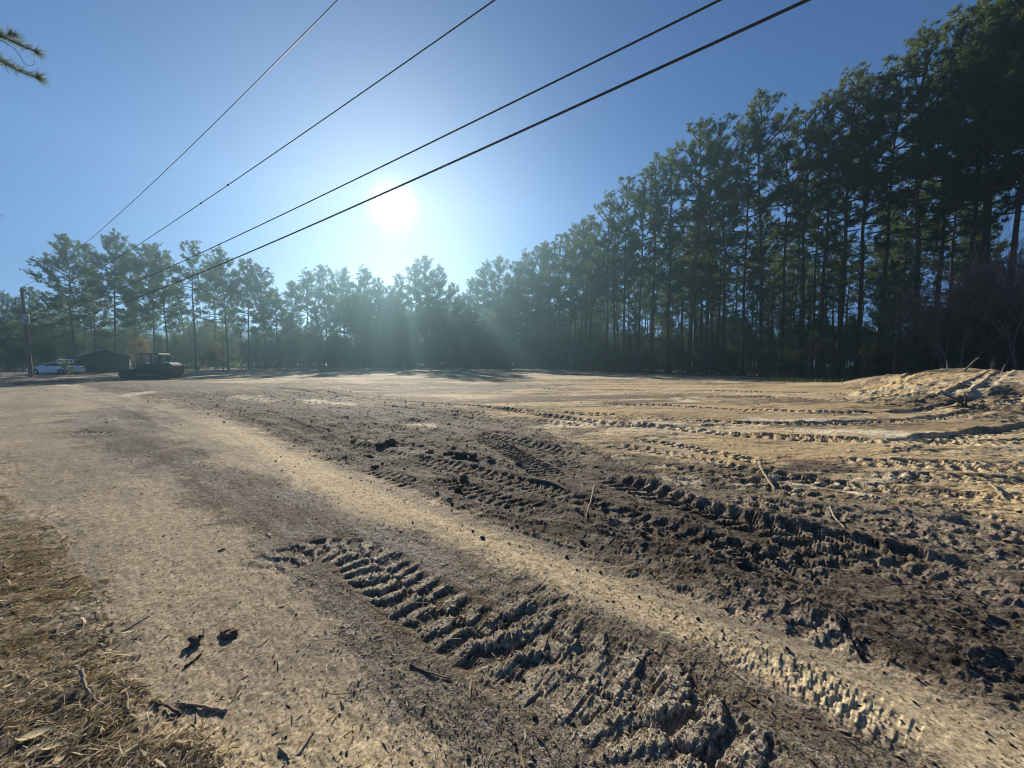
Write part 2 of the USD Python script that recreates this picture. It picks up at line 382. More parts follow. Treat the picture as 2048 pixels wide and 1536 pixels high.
def ground(x, y, fine=True):
    """height, albedo, weights of the zones at ground points"""
    x, y = np.asarray(x, float), np.asarray(y, float)
    r = np.hypot(x, y)
    jit = np.minimum(.25, .03 + r * .012)
    edge = (nz(x, y, 9, 0) * .6 + nz(x, y, 2.2, 1, off=5) * .7) * jit
    soft = .05 + jit * .8

    def w(z):
        d = signed(z, x, y)
        return sm(-soft, soft, d + edge), d
    wr, dr = w(Z_ROAD)
    ws, ds = w(Z_SOIL)
    wg, dg = w(Z_GREY)
    wl, dl = w(Z_LITTER)
    ww, _ = w(Z_WET)
    ws = ws * (1 - wr)
    wl = np.clip(wl + sm(.4, -.5, np.abs(dl)) * 0, 0, 1)
    wg = wg * wr * (1 - wl)
    # dark soil thins into tan towards the far right
    patch = nz(x, y, 22, 0, .12, 3.0) * .7 + nz(x, y, 6, 1, .12, 2.2, 9) * .5
    ws = ws * np.clip(1.05 - .75 * sm(5, 14, x - y * .15) * sm(-.5, .9, patch), 0, 1)
    wf = (1 - wr) * (1 - ws)
    fieldsoil = sm(.05, 1.15, patch + .35 * sm(10, 25, -x) + .15) * wf     # dark streaks across the tan field
    b1, b2 = sm(3.5, 6, r), sm(11, 18, r)                       # the relief gets coarser where the mesh does

    def rel(k, off=0.0, rot=0.0, stretch=1.0):
        return nz(x, y, 6, k, rot, stretch, off) * (1 - b1) + nz(x, y, 15, k, rot, stretch, off) * b1 * (1 - b2) + nz(x, y, 40, k, rot, stretch, off) * b2
    grit = rel(1, 2)
    lump_ = rel(0, 1)
    # ---- heights
    z = .035 * nz(x, y, 60, 2) * sm(3, 10, r)
    damp = np.ones_like(x)
    for t in TRACKS:
        m = np.nonzero((x > t['bb'][0][0]) & (x < t['bb'][1][0]) & (y > t['bb'][0][1]) & (y < t['bb'][1][1]))[0]
        if len(m):
            d, i = t['tree'].query(np.stack([x[m], y[m]], 1), workers=-1, distance_upper_bound=.9)
            damp[m] = np.minimum(damp[m], np.where(np.isfinite(d), .3 + .7 * sm(t['w'] * .4, t['w'] * .75, np.minimum(d, 9)), 1))
    grit, lump_ = grit * (.3 + .7 * damp), lump_ * damp
    mid = b1 * (1 - sm(22, 40, r))
    z += ws * (1 + .7 * mid) * (.010 * rel(1, 17, -.66, 5.0) * damp + .009 * lump_ + .011 * np.abs(rel(0, 6)) * damp + .0042 * grit)
    z += wf * (.007 * rel(0, 3, .1, 2.5) + .0026 * grit) * (1 + 1.1 * fieldsoil) * (1 + .6 * mid)
    z += wg * (.0035 * rel(1, 16, 2.46, 5.0) * damp + .0028 * lump_ + .0013 * grit)
    z += wl * (.010 * lump_ + .012 + .003 * grit)
    z += (wr * (1 - wg) * (1 - wl)) * (.0018 * lump_ + .0006 * grit + .0025 * rel(1, 15, 2.46, 6.0) * damp)
    z += .012 * sm(-.35, .35, ds) * (1 - wr)                    # the ploughed soil lies a little above the road
    dirt = np.zeros_like(x)
    lugz = np.zeros_like(x)
    for t in TRACKS:
        m = np.nonzero((x > t['bb'][0][0]) & (x < t['bb'][1][0]) & (y > t['bb'][0][1]) & (y < t['bb'][1][1]))[0]
        if not len(m):
            continue
        q = np.stack([x[m], y[m]], 1)
        d, i = t['tree'].query(q, workers=-1, distance_upper_bound=.9)
        k = np.isfinite(d)
        m, d, i, q = m[k], d[k], i[k], q[k]
        lat = ((q - t['c'][i]) * t['n'][i]).sum(1)
        if t['n'][:, 1].mean() < 0:
            lat = -lat
        h = t['w'] / 2
        wob = nz(x[m], y[m], 8, 0, off=4) * .025
        fd = min(1.1, .15 * t['s'][-1])
        end = sm(0, fd, t['s'][i]) * sm(0, fd, t['s'][-1] - t['s'][i])
        crumble = np.clip(.9 + .35 * nz(x[m], y[m], 14, 0, off=8), .25, 1.3)
        inside = 1 - sm(h * .82, h * 1.08, np.abs(lat + wob))
        sgn = np.where(lat > 0, 0.5, 0.0)
        ph = (t['s'][i] + np.abs(lat) * t['sl'] + wob * .8) / t['sp'] + sgn + .22 * nz(x[m], y[m], 7, 0, off=15)
        bar = sm(-.2, .45, np.sin(2 * np.pi * ph)) * (1 - .2 * sm(-.4, 1, nz(x[m], y[m], 8, 1)))
        dz = end * inside * (-t['dep'] * .7 + crumble * t['lug'] * (.7 if t['c'][:, 1].mean() < 3.5 else .8) * (bar - .4))
        rl = lat - np.sign(t['ridge']) * h * 1.25
        dz += end * abs(t['ridge']) * .36 * np.exp(-(rl / .13) ** 2) * crumble * (.8 + .35 * nz(x[m], y[m], 8, 0, off=2))
        z[m] += dz
        dirt[m] = np.maximum(dirt[m], end * inside * (t['lug'] > .015) * .55)
        lugz[m] = np.maximum(lugz[m], end * inside * bar * (t['lug'] > .015))
    bz, on = berm(x, y)
    z += bz + on * (.055 * rel(0, 9) + .010 * rel(1, 4) + .03 * np.abs(rel(0, 15, .5, 2.0))) * sm(0, .4, bz)
    far = sm(48, 75, r)
    # ---- albedo
    C = lambda *c: np.array(c)[None]
    st1 = nz(x, y, 18, 0, .08, 4.0, 3)
    st2 = nz(x, y, 7, 1, .08, 3.0, 8)
    tan = C(.37, .285, .175) + .05 * nz(x, y, 12, 0, .1, 2)[:, None] * C(1, .8, .5)
    pale = C(.52, .43, .29)
    gold = C(.42, .305, .16)
    gz = sm(.0, 1.2, nz(x, y, 30, 0, .1, 2, 6) + .8 * sm(2, 8, x))[:, None]
    fld = tan + (gold - tan) * gz * .75
    fld = fld + (pale - fld) * (sm(.6, 1.3, st1 * .8 + st2 * .6) * .85)[:, None]
    soil = C(.092, .073, .056) + .03 * nz(x, y, 3, 1)[:, None] * C(1, .8, .65)
    soil = soil + C(.05, .042, .032) * sm(.2, 1.6, rel(1, 18, -.66, 6.0))[:, None]
    upper = sm(.8, 5.5, -dr)[:, None]                            # towards the field the soil is drier and paler
    soil = soil * .85 + (C(.155, .125, .09) - soil * .85) * upper * .75
    soil = soil + (C(.27, .22, .155) - soil) * (sm(.35, 1.3, .6 * nz(x, y, 30, 1, .1, 3.2, 31) + .6 * nz(x, y, 9, 1, .08, 2.6, 32)) * (.25 + .5 * upper[:, 0]))[:, None]
    mix0 = .55 * nz(x, y, 34, 1, .1, 3.2, 21) + .55 * nz(x, y, 12, 1, .06, 2.6, 22) + .3 * nz(x, y, 5, 1, .1, 1.5, 23)
    bias = .75 * (1 - sm(-6, 7, x - y * .12)) + .4 * (1 - sm(0, 2.5, -ds)) - .35 * sm(9, 16, x)
    mixs = sm(-.1, .95, mix0 + bias) * .9
    fld = fld + (C(.105, .082, .060) - fld) * mixs[:, None]
    wp, _ = w(Z_PALE)
    fld = fld + (C(.6, .52, .38) - fld) * wp[:, None]
    soil = soil + (C(.5, .42, .3) - soil) * wp[:, None]
    mott = nz(x, y, 9, 1, 2.46, 5.0, 11) * .55 + nz(x, y, 5, 1, 2.46, 2.5, 12) * .35 + .35 * nz(x, y, 7, 0, 0, 1, 14)
    sandr = C(.185, .154, .115) + (C(.265, .213, .146) - C(.185, .154, .115)) * sm(-.7, 1.0, mott)[:, None]
    strip = (sm(.05, .35, dr) * (1 - sm(.35, 1.0, dr + .25 * mott)))[:, None]
    sandr = sandr + (C(.40, .32, .20) - sandr) * strip * (.9 * sm(-10.5, -5.5, x))[:, None]
    grey = C(.112, .092, .069) + C(.05, .042, .032) * sm(-1.5, 1.0, x)[:, None] + .07 * sm(-.4, 1.4, nz(x, y, 5, 1, 2.46, 3, 7))[:, None] + .025 * nz(x, y, 6, 1, 2.46, 5)[:, None] * C(1, .95, .85)
    lit = C(.15, .115, .068) + .04 * nz(x, y, 4, 1)[:, None]
    col = fld * wf[:, None] + soil * ws[:, None] + wr[:, None] * (sandr * (1 - wg)[:, None] + grey * wg[:, None])
    col = col * (1 - wl[:, None]) + lit * wl[:, None]
    col = col + (C(.07, .058, .046) - col) * (ww * .75)[:, None]
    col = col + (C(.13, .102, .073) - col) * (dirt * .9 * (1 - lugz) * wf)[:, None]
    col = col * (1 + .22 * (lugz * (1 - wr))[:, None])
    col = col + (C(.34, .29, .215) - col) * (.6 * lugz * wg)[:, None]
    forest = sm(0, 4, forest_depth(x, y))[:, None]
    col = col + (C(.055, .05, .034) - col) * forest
    col = col + (C(.16, .14, .1) - col) * (far * (1 - forest[:, 0]))[:, None]
    z += .03 * nz(x, y, 10, 1) * forest[:, 0]
    return z, np.clip(col, .015, .6), dict(edge=sm(.9, .0, dr), road=wr, soil=ws, grey=wg, litter=wl, field=wf, berm=on, forest=forest[:, 0])


# the edge of the woods, left to right
EDGE = shapely.Polygon([(-62, 112), (-38, 104), (-10, 101), (2, 96), (7.5, 86), (9.5, 76), (11, 66), (13, 58), (15, 52), (20, 42), (25.5, 35), (28, 29.5), (29.5, 26), (30, 20), (32, 8), (34, -10), (300, -10), (300, 300), (-62, 300)])
_er = cKDTree(np.asarray(EDGE.exterior.segmentize(.5).coords))
shapely.prepare(EDGE)


def forest_depth(x, y):
    d, _ = _er.query(np.stack([x, y], 1), workers=-1, distance_upper_bound=8)
    d = np.minimum(d, 8)
    return np.where(shapely.contains_xy(EDGE, x, y), d, -d) + nz(x, y, 20, 0)


rs = np.r_[np.exp(np.linspace(math.log(1.12), math.log(45), 700)), np.exp(np.linspace(math.log(45), math.log(280), 46))[1:]]
th = np.r_[np.linspace(-57.5, 57.5, 1121), np.linspace(57.5, 302.5, 41)[1:-1]] * math.pi / 180
R, T = np.meshgrid(rs, th, indexing='ij')
gx, gy = (R * np.sin(T)).ravel(), (R * np.cos(T)).ravel()
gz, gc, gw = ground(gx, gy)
nr, nt = R.shape
i, j = np.meshgrid(np.arange(nr - 1), np.arange(nt), indexing='ij')
j2 = (j + 1) % nt
q = np.stack([i * nt + j, (i + 1) * nt + j, (i + 1) * nt + j2, i * nt + j2], -1).reshape(-1, 4)
gf = np.vstack([q[:, [0, 2, 1]], q[:, [0, 3, 2]]])
gf = np.vstack([gf, np.stack([np.full(nt, nr * nt), np.arange(nt), (np.arange(nt) + 1) % nt], 1)[:, [0, 2, 1]]])
gv = np.vstack([np.stack([gx, gy, gz], 1), [[0, 0, gz[:nt].mean()]]])
gc = np.vstack([gc, gc[:1]])
gr = gw['road'] * (.22 + .5 * gw['grey']) + (1 - gw['road']) * .8
gr = np.r_[np.where(gw['litter'] > .5, .6, gr), .3]
fn = np.cross(gv[gf[:, 1]] - gv[gf[:, 0]], gv[gf[:, 2]] - gv[gf[:, 0]])
if fn[:, 2].mean() < 0:
    gf = gf[:, [0, 2, 1]]
    fn = -fn
vn = np.zeros_like(gv)
for k in range(3):
    np.add.at(vn, gf[:, k], fn)
vn /= np.linalg.norm(vn, axis=1, keepdims=True)
cen = gv[gf].mean(1)
on_road = np.r_[gw['road'], 1][gf].mean(1) > .5
on_berm = np.r_[gw['berm'], False][gf].any(1)
cls = np.where(on_berm, 2, np.where(on_road, 1, 0))
for k, (name, label) in enumerate([('ground', None), ('dirt_road', None), ('soil_berm', None)]):
    f = gf[cls == k]
    u, inv = np.unique(f, return_inverse=True)
    mesh = UsdGeom.Mesh.Define(stage, '/World/' + name)
    mesh.CreatePointsAttr(Vt.Vec3fArray.FromNumpy(gv[u].astype(np.float32)))
    mesh.CreateFaceVertexCountsAttr(Vt.IntArray.FromNumpy(np.full(len(f), 3, np.int32)))
    mesh.CreateFaceVertexIndicesAttr(Vt.IntArray.FromNumpy(inv.astype(np.int32).ravel()))
    mesh.CreateSubdivisionSchemeAttr('none')
    mesh.CreateNormalsAttr(Vt.Vec3fArray.FromNumpy(vn[u].astype(np.float32)))
    mesh.SetNormalsInterpolation('vertex')
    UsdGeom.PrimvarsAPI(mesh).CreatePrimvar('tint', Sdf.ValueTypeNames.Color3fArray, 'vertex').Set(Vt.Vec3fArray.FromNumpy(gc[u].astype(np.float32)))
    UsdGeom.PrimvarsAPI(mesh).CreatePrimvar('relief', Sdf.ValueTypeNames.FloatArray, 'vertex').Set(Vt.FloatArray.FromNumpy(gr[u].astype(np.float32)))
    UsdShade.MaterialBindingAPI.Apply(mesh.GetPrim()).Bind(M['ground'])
    tag(mesh, kind='structure')


def gz_at(x, y):
    return float(ground(np.array([x]), np.array([y]))[0][0])


# ------------------------------------------------------------------ haze
hb = box(-300, 300, -300, 300, -1.5, 36)
HZ = usdkit.material(stage, '/World/Looks/haze', {'v': ('principled_volume', {'color': (.46, .78, .98), 'density': HAZE, 'anisotropy': .65})}, [], volume='v.volume')
tag(usdkit.mesh(stage, '/World/haze', hb, HZ), kind='stuff')


# ------------------------------------------------------------------ trees
def blades(pos, dirs, n, length, width, g, spread=1.0, flat=0.0):
    """n thin needle bunches (one triangle each) round every position"""
    k = len(pos)
    d = g.standard_normal((k, n, 3))
    d /= np.linalg.norm(d, axis=2, keepdims=True)
    d = d * spread + dirs[:, None] * .75
    d[..., 2] += .15
    d /= np.linalg.norm(d, axis=2, keepdims=True)
    L = length * g.uniform(.7, 1.2, (k, n, 1))
    s = np.cross(d, g.standard_normal((k, n, 3)))
    s /= np.linalg.norm(s, axis=2, keepdims=True) + 1e-9
    b = pos[:, None] + g.normal(0, .05, (k, n, 3)) * length * 2
    tip = b + d * L
    v = np.stack([b - s * width / 2, b + s * width / 2, tip], 2).reshape(-1, 3)
    return v, np.arange(len(v)).reshape(-1, 3)


def limb(p0, d0, L, up, g, n=5):
    p = [np.array(p0, float)]
    d = np.array(d0, float)
    for k in range(n):
        d = d + np.array([0, 0, up]) / n + g.normal(0, .10, 3)
        d /= np.linalg.norm(d)
        p.append(p[-1] + d * L / n)
    return np.array(p)


def pine(seed, H, base, R, nlimb, dens, lean=.3, dead=6, tuft=14, L=.30, W=.042):
    g = np.random.default_rng(seed)
    zs = np.linspace(0, H, 16)
    bend = np.cumsum(g.normal(0, .06, (16, 2)), axis=0) * np.linspace(0, 1, 16)[:, None] * 1.5
    bend += np.linspace(0, 1, 16)[:, None] ** 1.5 * g.normal(0, lean, 2)
    c = np.column_stack([bend, zs])
    r0 = H * .0068 + .02
    wood = [tube(c, r0 * (1 - .88 * (zs / H) ** 1.15) * (1 + .5 * np.exp(-zs / .35)), 9)]
    at_ = lambda z: np.array([np.interp(z, zs, c[:, 0]), np.interp(z, zs, c[:, 1]), z])
    tp, td = [], []
    az = g.uniform(0, 6.28)
    for k in range(nlimb):
        f = (k + g.uniform(0, .8)) / nlimb
        z = H * (base + (1 - base) * f ** .85 * .985)
        az += 2.4 + g.normal(0, .4)
        prof = (1 - f) ** .55 * (.55 + .45 * sm(0, .3, np.array(f))) + .12
        Lb = R * float(prof) * g.uniform(.65, 1.2)
        el = -.05 + .95 * f + g.normal(0, .15)
        d0 = np.array([math.cos(az) * math.cos(el), math.sin(az) * math.cos(el), math.sin(el)])
        b = limb(at_(z), d0, Lb, .35, g)
        wood.append(tube(b, np.linspace(.045 + .012 * Lb, .012, len(b)), 4))
        ns = max(4, int(Lb * 5.2 * dens))
        for s in range(ns):
            fs = g.uniform(.28, 1.0)
            x = fs * (len(b) - 1)
            i0 = min(int(x), len(b) - 2)
            p = b[i0] + (b[i0 + 1] - b[i0]) * (x - i0)
            ax = b[i0 + 1] - b[i0]
            ax /= np.linalg.norm(ax)
            d = ax * .6 + g.normal(0, .6, 3) * np.array([1, 1, .5]) + np.array([0, 0, .35])
            d /= np.linalg.norm(d)
            ls = Lb * g.uniform(.14, .32) * (1.25 - .5 * fs) + .2
            sb = limb(p, d, ls, .45, g, 3)
            if g.random() < .7:
                wood.append(tube(sb, [.014, .011, .008, .005], 3))
            nt_ = max(3, int(ls * 6.0))
            for _ in range(nt_):
                x2 = g.uniform(.45, 1.05) * 3
                i1 = min(int(x2), 2)
                q = sb[i1] + (sb[i1 + 1] - sb[i1]) * (x2 - i1) + g.normal(0, .09, 3)
                dd = sb[3] - sb[0]
                tp.append(q)
                td.append(dd / np.linalg.norm(dd))
    for k in range(dead):                      # bare dead stubs below the crown
        z = H * g.uniform(base * .45, base)
        a = g.uniform(0, 6.28)
        b = limb(at_(z), (math.cos(a), math.sin(a), .1), g.uniform(.5, 1.8), -.2, g, 4)
        wood.append(tube(b, np.linspace(.03, .008, len(b)), 3))
    v, f = blades(np.array(tp), np.array(td), tuft, L, W, g)
    return cat(wood), (v, f)


def leafy(seed, H, R, nlimb, nleaf, size, base=.15, trunk=.1, clump=.45):
    """broadleaf crown: limbs, clumps of small leaves (two triangles each)"""
    g = np.random.default_rng(seed)
    zs = np.linspace(0, H * .8, 9)
    c = np.column_stack([np.cumsum(g.normal(0, .03 * H / 9, (9, 2)), axis=0), zs])
    wood = [tube(c, np.linspace(trunk, trunk * .25, 9), 7)]
    cl = []
    for k in range(nlimb):
        f = g.uniform(0, 1)
        z = H * (base + (.8 - base) * f)
        a = g.uniform(0, 6.28)
        el = .2 + .8 * f
        b = limb([np.interp(z, zs, c[:, 0]), np.interp(z, zs, c[:, 1]), z], (math.cos(a) * math.cos(el), math.sin(a) * math.cos(el), math.sin(el)),
                 R * g.uniform(.6, 1.1) * (1 - .45 * f), .35, g)
        wood.append(tube(b, np.linspace(trunk * .35, .008, len(b)), 4))
        for s in range(6):
            x = g.uniform(.35, 1) * (len(b) - 1)
            i0 = min(int(x), len(b) - 2)
            p = b[i0] + (b[i0 + 1] - b[i0]) * (x - i0)
            e = p + g.normal(0, clump, 3)
            wood.append(tube([p, (p + e) / 2 + g.normal(0, .04, 3), e], [.012, .009, .005], 3))
            cl.append(e)
    cl = np.array(cl)
    cl = cl[cl[:, 2] > .1]
    p = cl[g.integers(0, len(cl), nleaf)] + g.normal(0, clump * .55, (nleaf, 3))
    p[:, 2] = np.maximum(p[:, 2], .05)
    d = g.standard_normal((nleaf, 3))
    d /= np.linalg.norm(d, axis=1, keepdims=True)
    s = np.cross(d, g.standard_normal((nleaf, 3)))
    s /= np.linalg.norm(s, axis=1, keepdims=True)
    L = size * g.uniform(.6, 1.3, (nleaf, 1))
    v = np.stack([p, p + d * L * .5 + s * L * .3, p + d * L, p + d * L * .5 - s * L * .3], 1).reshape(-1, 3)
    b = np.arange(nleaf)[:, None] * 4
    return cat(wood), (v, np.vstack([b + [0, 1, 2], b + [0, 2, 3]]))


def bare(seed, H, spread=.5, levels=5, kids=4):
    """leafless bush: several stems that fork into fine twigs"""
    g = np.random.default_rng(seed)
    out = []

    def grow(p, d, L, r, lev):
        b = limb(p, d, L, .12, g, 3)
        out.append(tube(b, np.linspace(r, r * .55, len(b)), 4 if lev > 2 else 3))
        if lev == 0:
            return
        for k in range(kids):
            x = g.uniform(.35, 1) * 3
            i0 = min(int(x), 2)
            q = b[i0] + (b[i0 + 1] - b[i0]) * (x - i0)
            dd = (b[-1] - b[0]) / L + g.normal(0, spread, 3)
            dd /= np.linalg.norm(dd)
            grow(q, dd, L * g.uniform(.5, .78), max(r * .52, .0065), lev - 1)
    for s in range(3):
        a = g.uniform(0, 6.28)
        grow(np.array([math.cos(a) * .15, math.sin(a) * .15, 0]), np.array([math.cos(a) * .3, math.sin(a) * .3, 1]), H * .42, .018 * H / 2 + .01, levels - 1)
    return cat(out)


CLS = UsdGeom.Scope.Define(stage, '/World/Looks/plant_kinds')     # class prims that the plants reference
PROTO = {}


def proto(name, H, wood, crown, wm, cm, crown_name='crown', wood_name='trunk'):
    p = stage.CreateClassPrim('/World/Looks/plant_kinds/' + name)
    p.SetTypeName('Xform')
    usdkit.mesh(stage, str(p.GetPath()) + '/' + wood_name, wood, wm, smooth=True)
    if crown is not None:
        usdkit.mesh(stage, str(p.GetPath()) + '/' + crown_name, crown, cm)
    PROTO[name] = (p.GetPath(), H)


proto('tall_a', 24, *pine(11, 24, .52, 3.8, 34, .78), M['bark'], M['needle'])
proto('tall_b', 24, *pine(12, 24, .46, 4.1, 38, .72), M['bark'], M['needle'])
proto('tall_c', 24, *pine(13, 24, .60, 3.6, 30, .9, lean=.6), M['bark'], M['needle'])
proto('tall_d', 24, *pine(14, 24, .38, 3.6, 44, .66), M['bark'], M['needle'])
proto('tall_e', 24, *pine(15, 24, .58, 4.4, 32, .8, lean=.8), M['bark'], M['needle'])
proto('tall_f', 24, *pine(16, 24, .50, 3.3, 38, .75, lean=.5), M['bark'], M['needle'])
proto('broad_a', 22, *pine(17, 22, .42, 5.2, 46, .85), M['bark'], M['needle'])
proto('broad_b', 22, *pine(18, 22, .48, 4.9, 42, .95, lean=.5), M['bark'], M['needle'])
proto('broad_c', 22, *pine(19, 22, .34, 4.4, 52, .85), M['bark'], M['needle'])
proto('full_a', 16, *pine(21, 16, .20, 3.2, 48, .8, dead=3), M['bark'], M['needle'])
proto('full_b', 16, *pine(22, 16, .28, 2.8, 42, .85, dead=3), M['bark'], M['needle'])
proto('thin_a', 17, *pine(24, 17, .55, 1.7, 24, .8, lean=.7, dead=9), M['bark'], M['needle'])
proto('thin_b', 15, *pine(25, 15, .62, 1.4, 18, .8, lean=.9, dead=9), M['bark'], M['needle'])
proto('oak_a', 11, *leafy(31, 11, 3.4, 34, 7000, .13, .18, .16, .5), M['bark_pale'], M['leaf'])
proto('oak_b', 9, *leafy(32, 9, 3.0, 30, 6000, .12, .12, .12, .5), M['bark_pale'], M['leaf'])
proto('shrub_a', 2.6, *leafy(41, 2.6, 1.3, 22, 3000, .085, .04, .04, .26), M['twig'], M['leaf'], 'foliage', 'stem')
proto('shrub_b', 1.7, *leafy(42, 1.7, 1.2, 20, 2400, .08, .04, .03, .24), M['twig'], M['leaf'], 'foliage', 'stem')
proto('bright', 2.6, *leafy(43, 2.6, .9, 18, 1300, .11, .1, .03, .25), M['twig'], M['leaf_bright'], 'foliage', 'stem')
proto('rusty', 6, *leafy(44, 6, 2.0, 24, 2600, .13, .3, .07, .4), M['twig'], M['leaf_rust'])
proto('plum', 3.2, *leafy(45, 3.2, 1.7, 26, 4200, .09, .1, .05, .35), M['twig'], M['leaf_plum'], 'foliage', 'stem')
proto('bare_a', 5, bare(51, 5, .5, 5, 4), None, M['twig'], None, wood_name='branches')
proto('bare_b', 7, bare(52, 7, .45, 5, 5), None, M['twig'], None, wood_name='branches')


def plant(kind, name, x, y, H, label, cate, group=None, wide=1.0, rz=None, z=None):
    path, h0 = PROTO[kind]
    s = H / h0
    o = thing(name, label, cate, (x, y, (0 if z is None else z) - .05), rng.uniform(0, 6.28) if rz is None else rz, group, (s * wide, s * wide, s))
    o.GetReferences().AddInternalReference(path)
    o.SetInstanceable(True)
    return o


MASS = ['broad_a', 'broad_b', 'broad_c', 'tall_b']
TALL = ['tall_a', 'tall_b', 'tall_c', 'tall_d', 'tall_e', 'tall_f']
placed = []
ORD = ['first', 'second', 'third', 'fourth', 'fifth', 'sixth', 'seventh', 'eighth', 'ninth', 'tenth', 'eleventh', 'twelfth', 'thirteenth', 'fourteenth', 'fifteenth',
       'sixteenth', 'seventeenth', 'eighteenth', 'nineteenth', 'twentieth', 'twenty-first', 'twenty-second', 'twenty-third', 'twenty-fourth', 'twenty-fifth']


def front(rows, what, group):
    for n, (px, py, Y, kind, wide) in enumerate(rows):
        p = at(px, 735, Y)
        top = at(px, py, Y)[2]
        plant(kind, 'pine_tree', p[0], Y, top + .3, f'{what}, {ORD[n]} from left', 'pine tree', group, wide)
        placed.append((p[0], Y, 1.0))


front([(28, 648, 74, 'full_a', 1.4), (70, 625, 72, 'full_b', 1.4), (112, 592, 70, 'full_b', 1.6), (150, 486, 66, 'broad_a', 1.1), (192, 545, 72, 'broad_c', 1.0), (232, 477, 67, 'broad_b', 1.05), (275, 512, 72, 'broad_c', 1.0), (312, 500, 70, 'broad_a', .95),
       (338, 508, 66, 'broad_c', .95), (393, 491, 64, 'tall_a', 1.1), (432, 530, 74, 'broad_c', 1.0), (457, 508, 66, 'broad_b', .95), (498, 524, 68, 'broad_c', 1.05), (530, 545, 70, 'broad_a', 1.0), (560, 585, 74, 'full_b', 1.4)],
      'pine of the left-hand clump behind the digger', 'pines in the left-hand clump')
front([(590, 566, 101, 'broad_c', 1.0), (615, 548, 104, 'broad_b', 1.0), (656, 536, 101, 'broad_c', 1.0), (690, 548, 103, 'broad_a', 1.0), (728, 543, 101, 'broad_b', .95), (755, 560, 105, 'broad_c', .9), (778, 576, 104, 'broad_c', .9), (802, 552, 106, 'broad_c', .8),
       (832, 535, 105, 'broad_c', 1.0), (852, 519, 108, 'broad_c', 1.0), (880, 544, 104, 'broad_a', 1.0), (906, 570, 104, 'broad_c', .9), (930, 590, 106, 'full_a', 1.2)],
      'hazy pine of the wood under the sun', 'pines of the far wood under the sun')
front([(952, 560, 102, 'broad_c', 1.0), (975, 536, 104, 'broad_b', 1.0), (1000, 518, 101, 'broad_c', 1.0), (1030, 528, 99, 'broad_c', 1.0), (1052, 512, 95, 'broad_b', .9), (1075, 498, 91, 'broad_c', 1.0), (1100, 490, 84, 'broad_c', 1.0),
       (1118, 478, 80, 'tall_b', 1.0), (1140, 466, 75, 'broad_c', 1.0), (1162, 450, 69, 'broad_c', .9), (1182, 440, 64, 'tall_d', 1.1)],
      'pine right of the sun where the wood nears', 'pines right of the sun')
front([(1212, 395, 59, 'tall_d', 1.1), (1246, 368, 57, 'tall_b', 1.0), (1275, 352, 55, 'tall_f', 1.0), (1303, 330, 52, 'tall_b', 1.1), (1336, 312, 51, 'tall_d', 1.0), (1378, 262, 47, 'tall_e', 1.1), (1412, 290, 48, 'tall_b', 1.0),
       (1446, 278, 46, 'tall_f', 1.0), (1484, 262, 45, 'tall_d', .9), (1522, 206, 42, 'tall_c', 1.0), (1562, 262, 43, 'tall_b', .9), (1602, 236, 41, 'tall_f', 1.1), (1640, 196, 39, 'tall_b', 1.0), (1676, 158, 37, 'tall_d', 1.1), (1716, 172, 38, 'tall_f', 1.0),
       (1758, 140, 36, 'tall_b', 1.0), (1828, 82, 32, 'tall_e', 1.05), (1868, 112, 34, 'tall_d', 1.0), (1925, 70, 31, 'tall_b', 1.05), (1960, 40, 31, 'tall_f', 1.1), (1948, 10, 28.5, 'broad_a', .85), (2000, -60, 27, 'broad_b', .9), (2055, -110, 26, 'broad_a', .9), (2120, -110, 29, 'tall_e', 1.2)],
      'tall dark pine on the right-hand wood edge', 'pines along the right-hand edge')


def free(x, y, d):
    return all((x - a) ** 2 + (y - b) ** 2 > (d * k) ** 2 for a, b, k in placed)


def fill(n, poly, dmin, kinds, hs, label, cate, group, name, wide=(.85, 1.15), seed=3, deep=0):
    g = np.random.default_rng(seed)
    x0, y0, x1, y1 = poly.bounds
    k = tries = 0
    while k < n and tries < 6000:
        tries += 1
        x, y = g.uniform(x0, x1), g.uniform(y0, y1)
        if not shapely.contains_xy(poly, x, y) or x / y > 1.55 or not free(x, y, dmin):
            continue
        placed.append((x, y, 1.0))
        plant(kinds[g.integers(len(kinds))], name, x, y, g.uniform(*hs), label, cate, group, g.uniform(*wide), z=0)
        k += 1
    return k


inner = EDGE.buffer(-3)
right_deep = inner.intersection(shapely.Polygon([(8, 96), (12, 62), (28, 20), (58, 36), (75, 62), (62, 96), (24, 118)]))
far_deep = inner.intersection(shapely.Polygon([(-62, 106), (10, 98), (24, 118), (40, 150), (-90, 150), (-80, 106)]))
left_deep = shapely.Polygon([(-140, 78), (-70, 80), (-34, 92), (-40, 118), (-130, 130), (-165, 110)])
n1 = fill(70, right_deep, 2.6, TALL, (19, 25), 'tall pine standing deeper in the right-hand wood behind its front row', 'pine tree', 'pines inside the right-hand wood', 'pine_tree')
n2 = fill(88, far_deep, 2.6, MASS, (17, 23), 'pine standing deeper in the far wood behind its front row', 'pine tree', 'pines inside the far wood', 'pine_tree', seed=5)
n3 = fill(40, left_deep, 4.5, MASS + ['full_a', 'full_b'], (12, 18), 'pine farther back behind the left-hand clump', 'pine tree', 'pines behind the left-hand clump', 'pine_tree', seed=6)
n4 = fill(115, right_deep, 2.0, ['oak_a', 'oak_b', 'full_a', 'full_b'], (5, 11), 'lower leafy tree under the tall pines of the right-hand wood', 'tree', 'lower trees under the right-hand pines', 'understorey_tree', seed=8)
n5 = fill(150, far_deep, 1.6, ['oak_a', 'oak_b', 'full_a', 'full_b'], (6, 12.5), 'lower leafy tree under the pines of the far wood', 'tree', 'lower trees under the far pines', 'understorey_tree', seed=9)
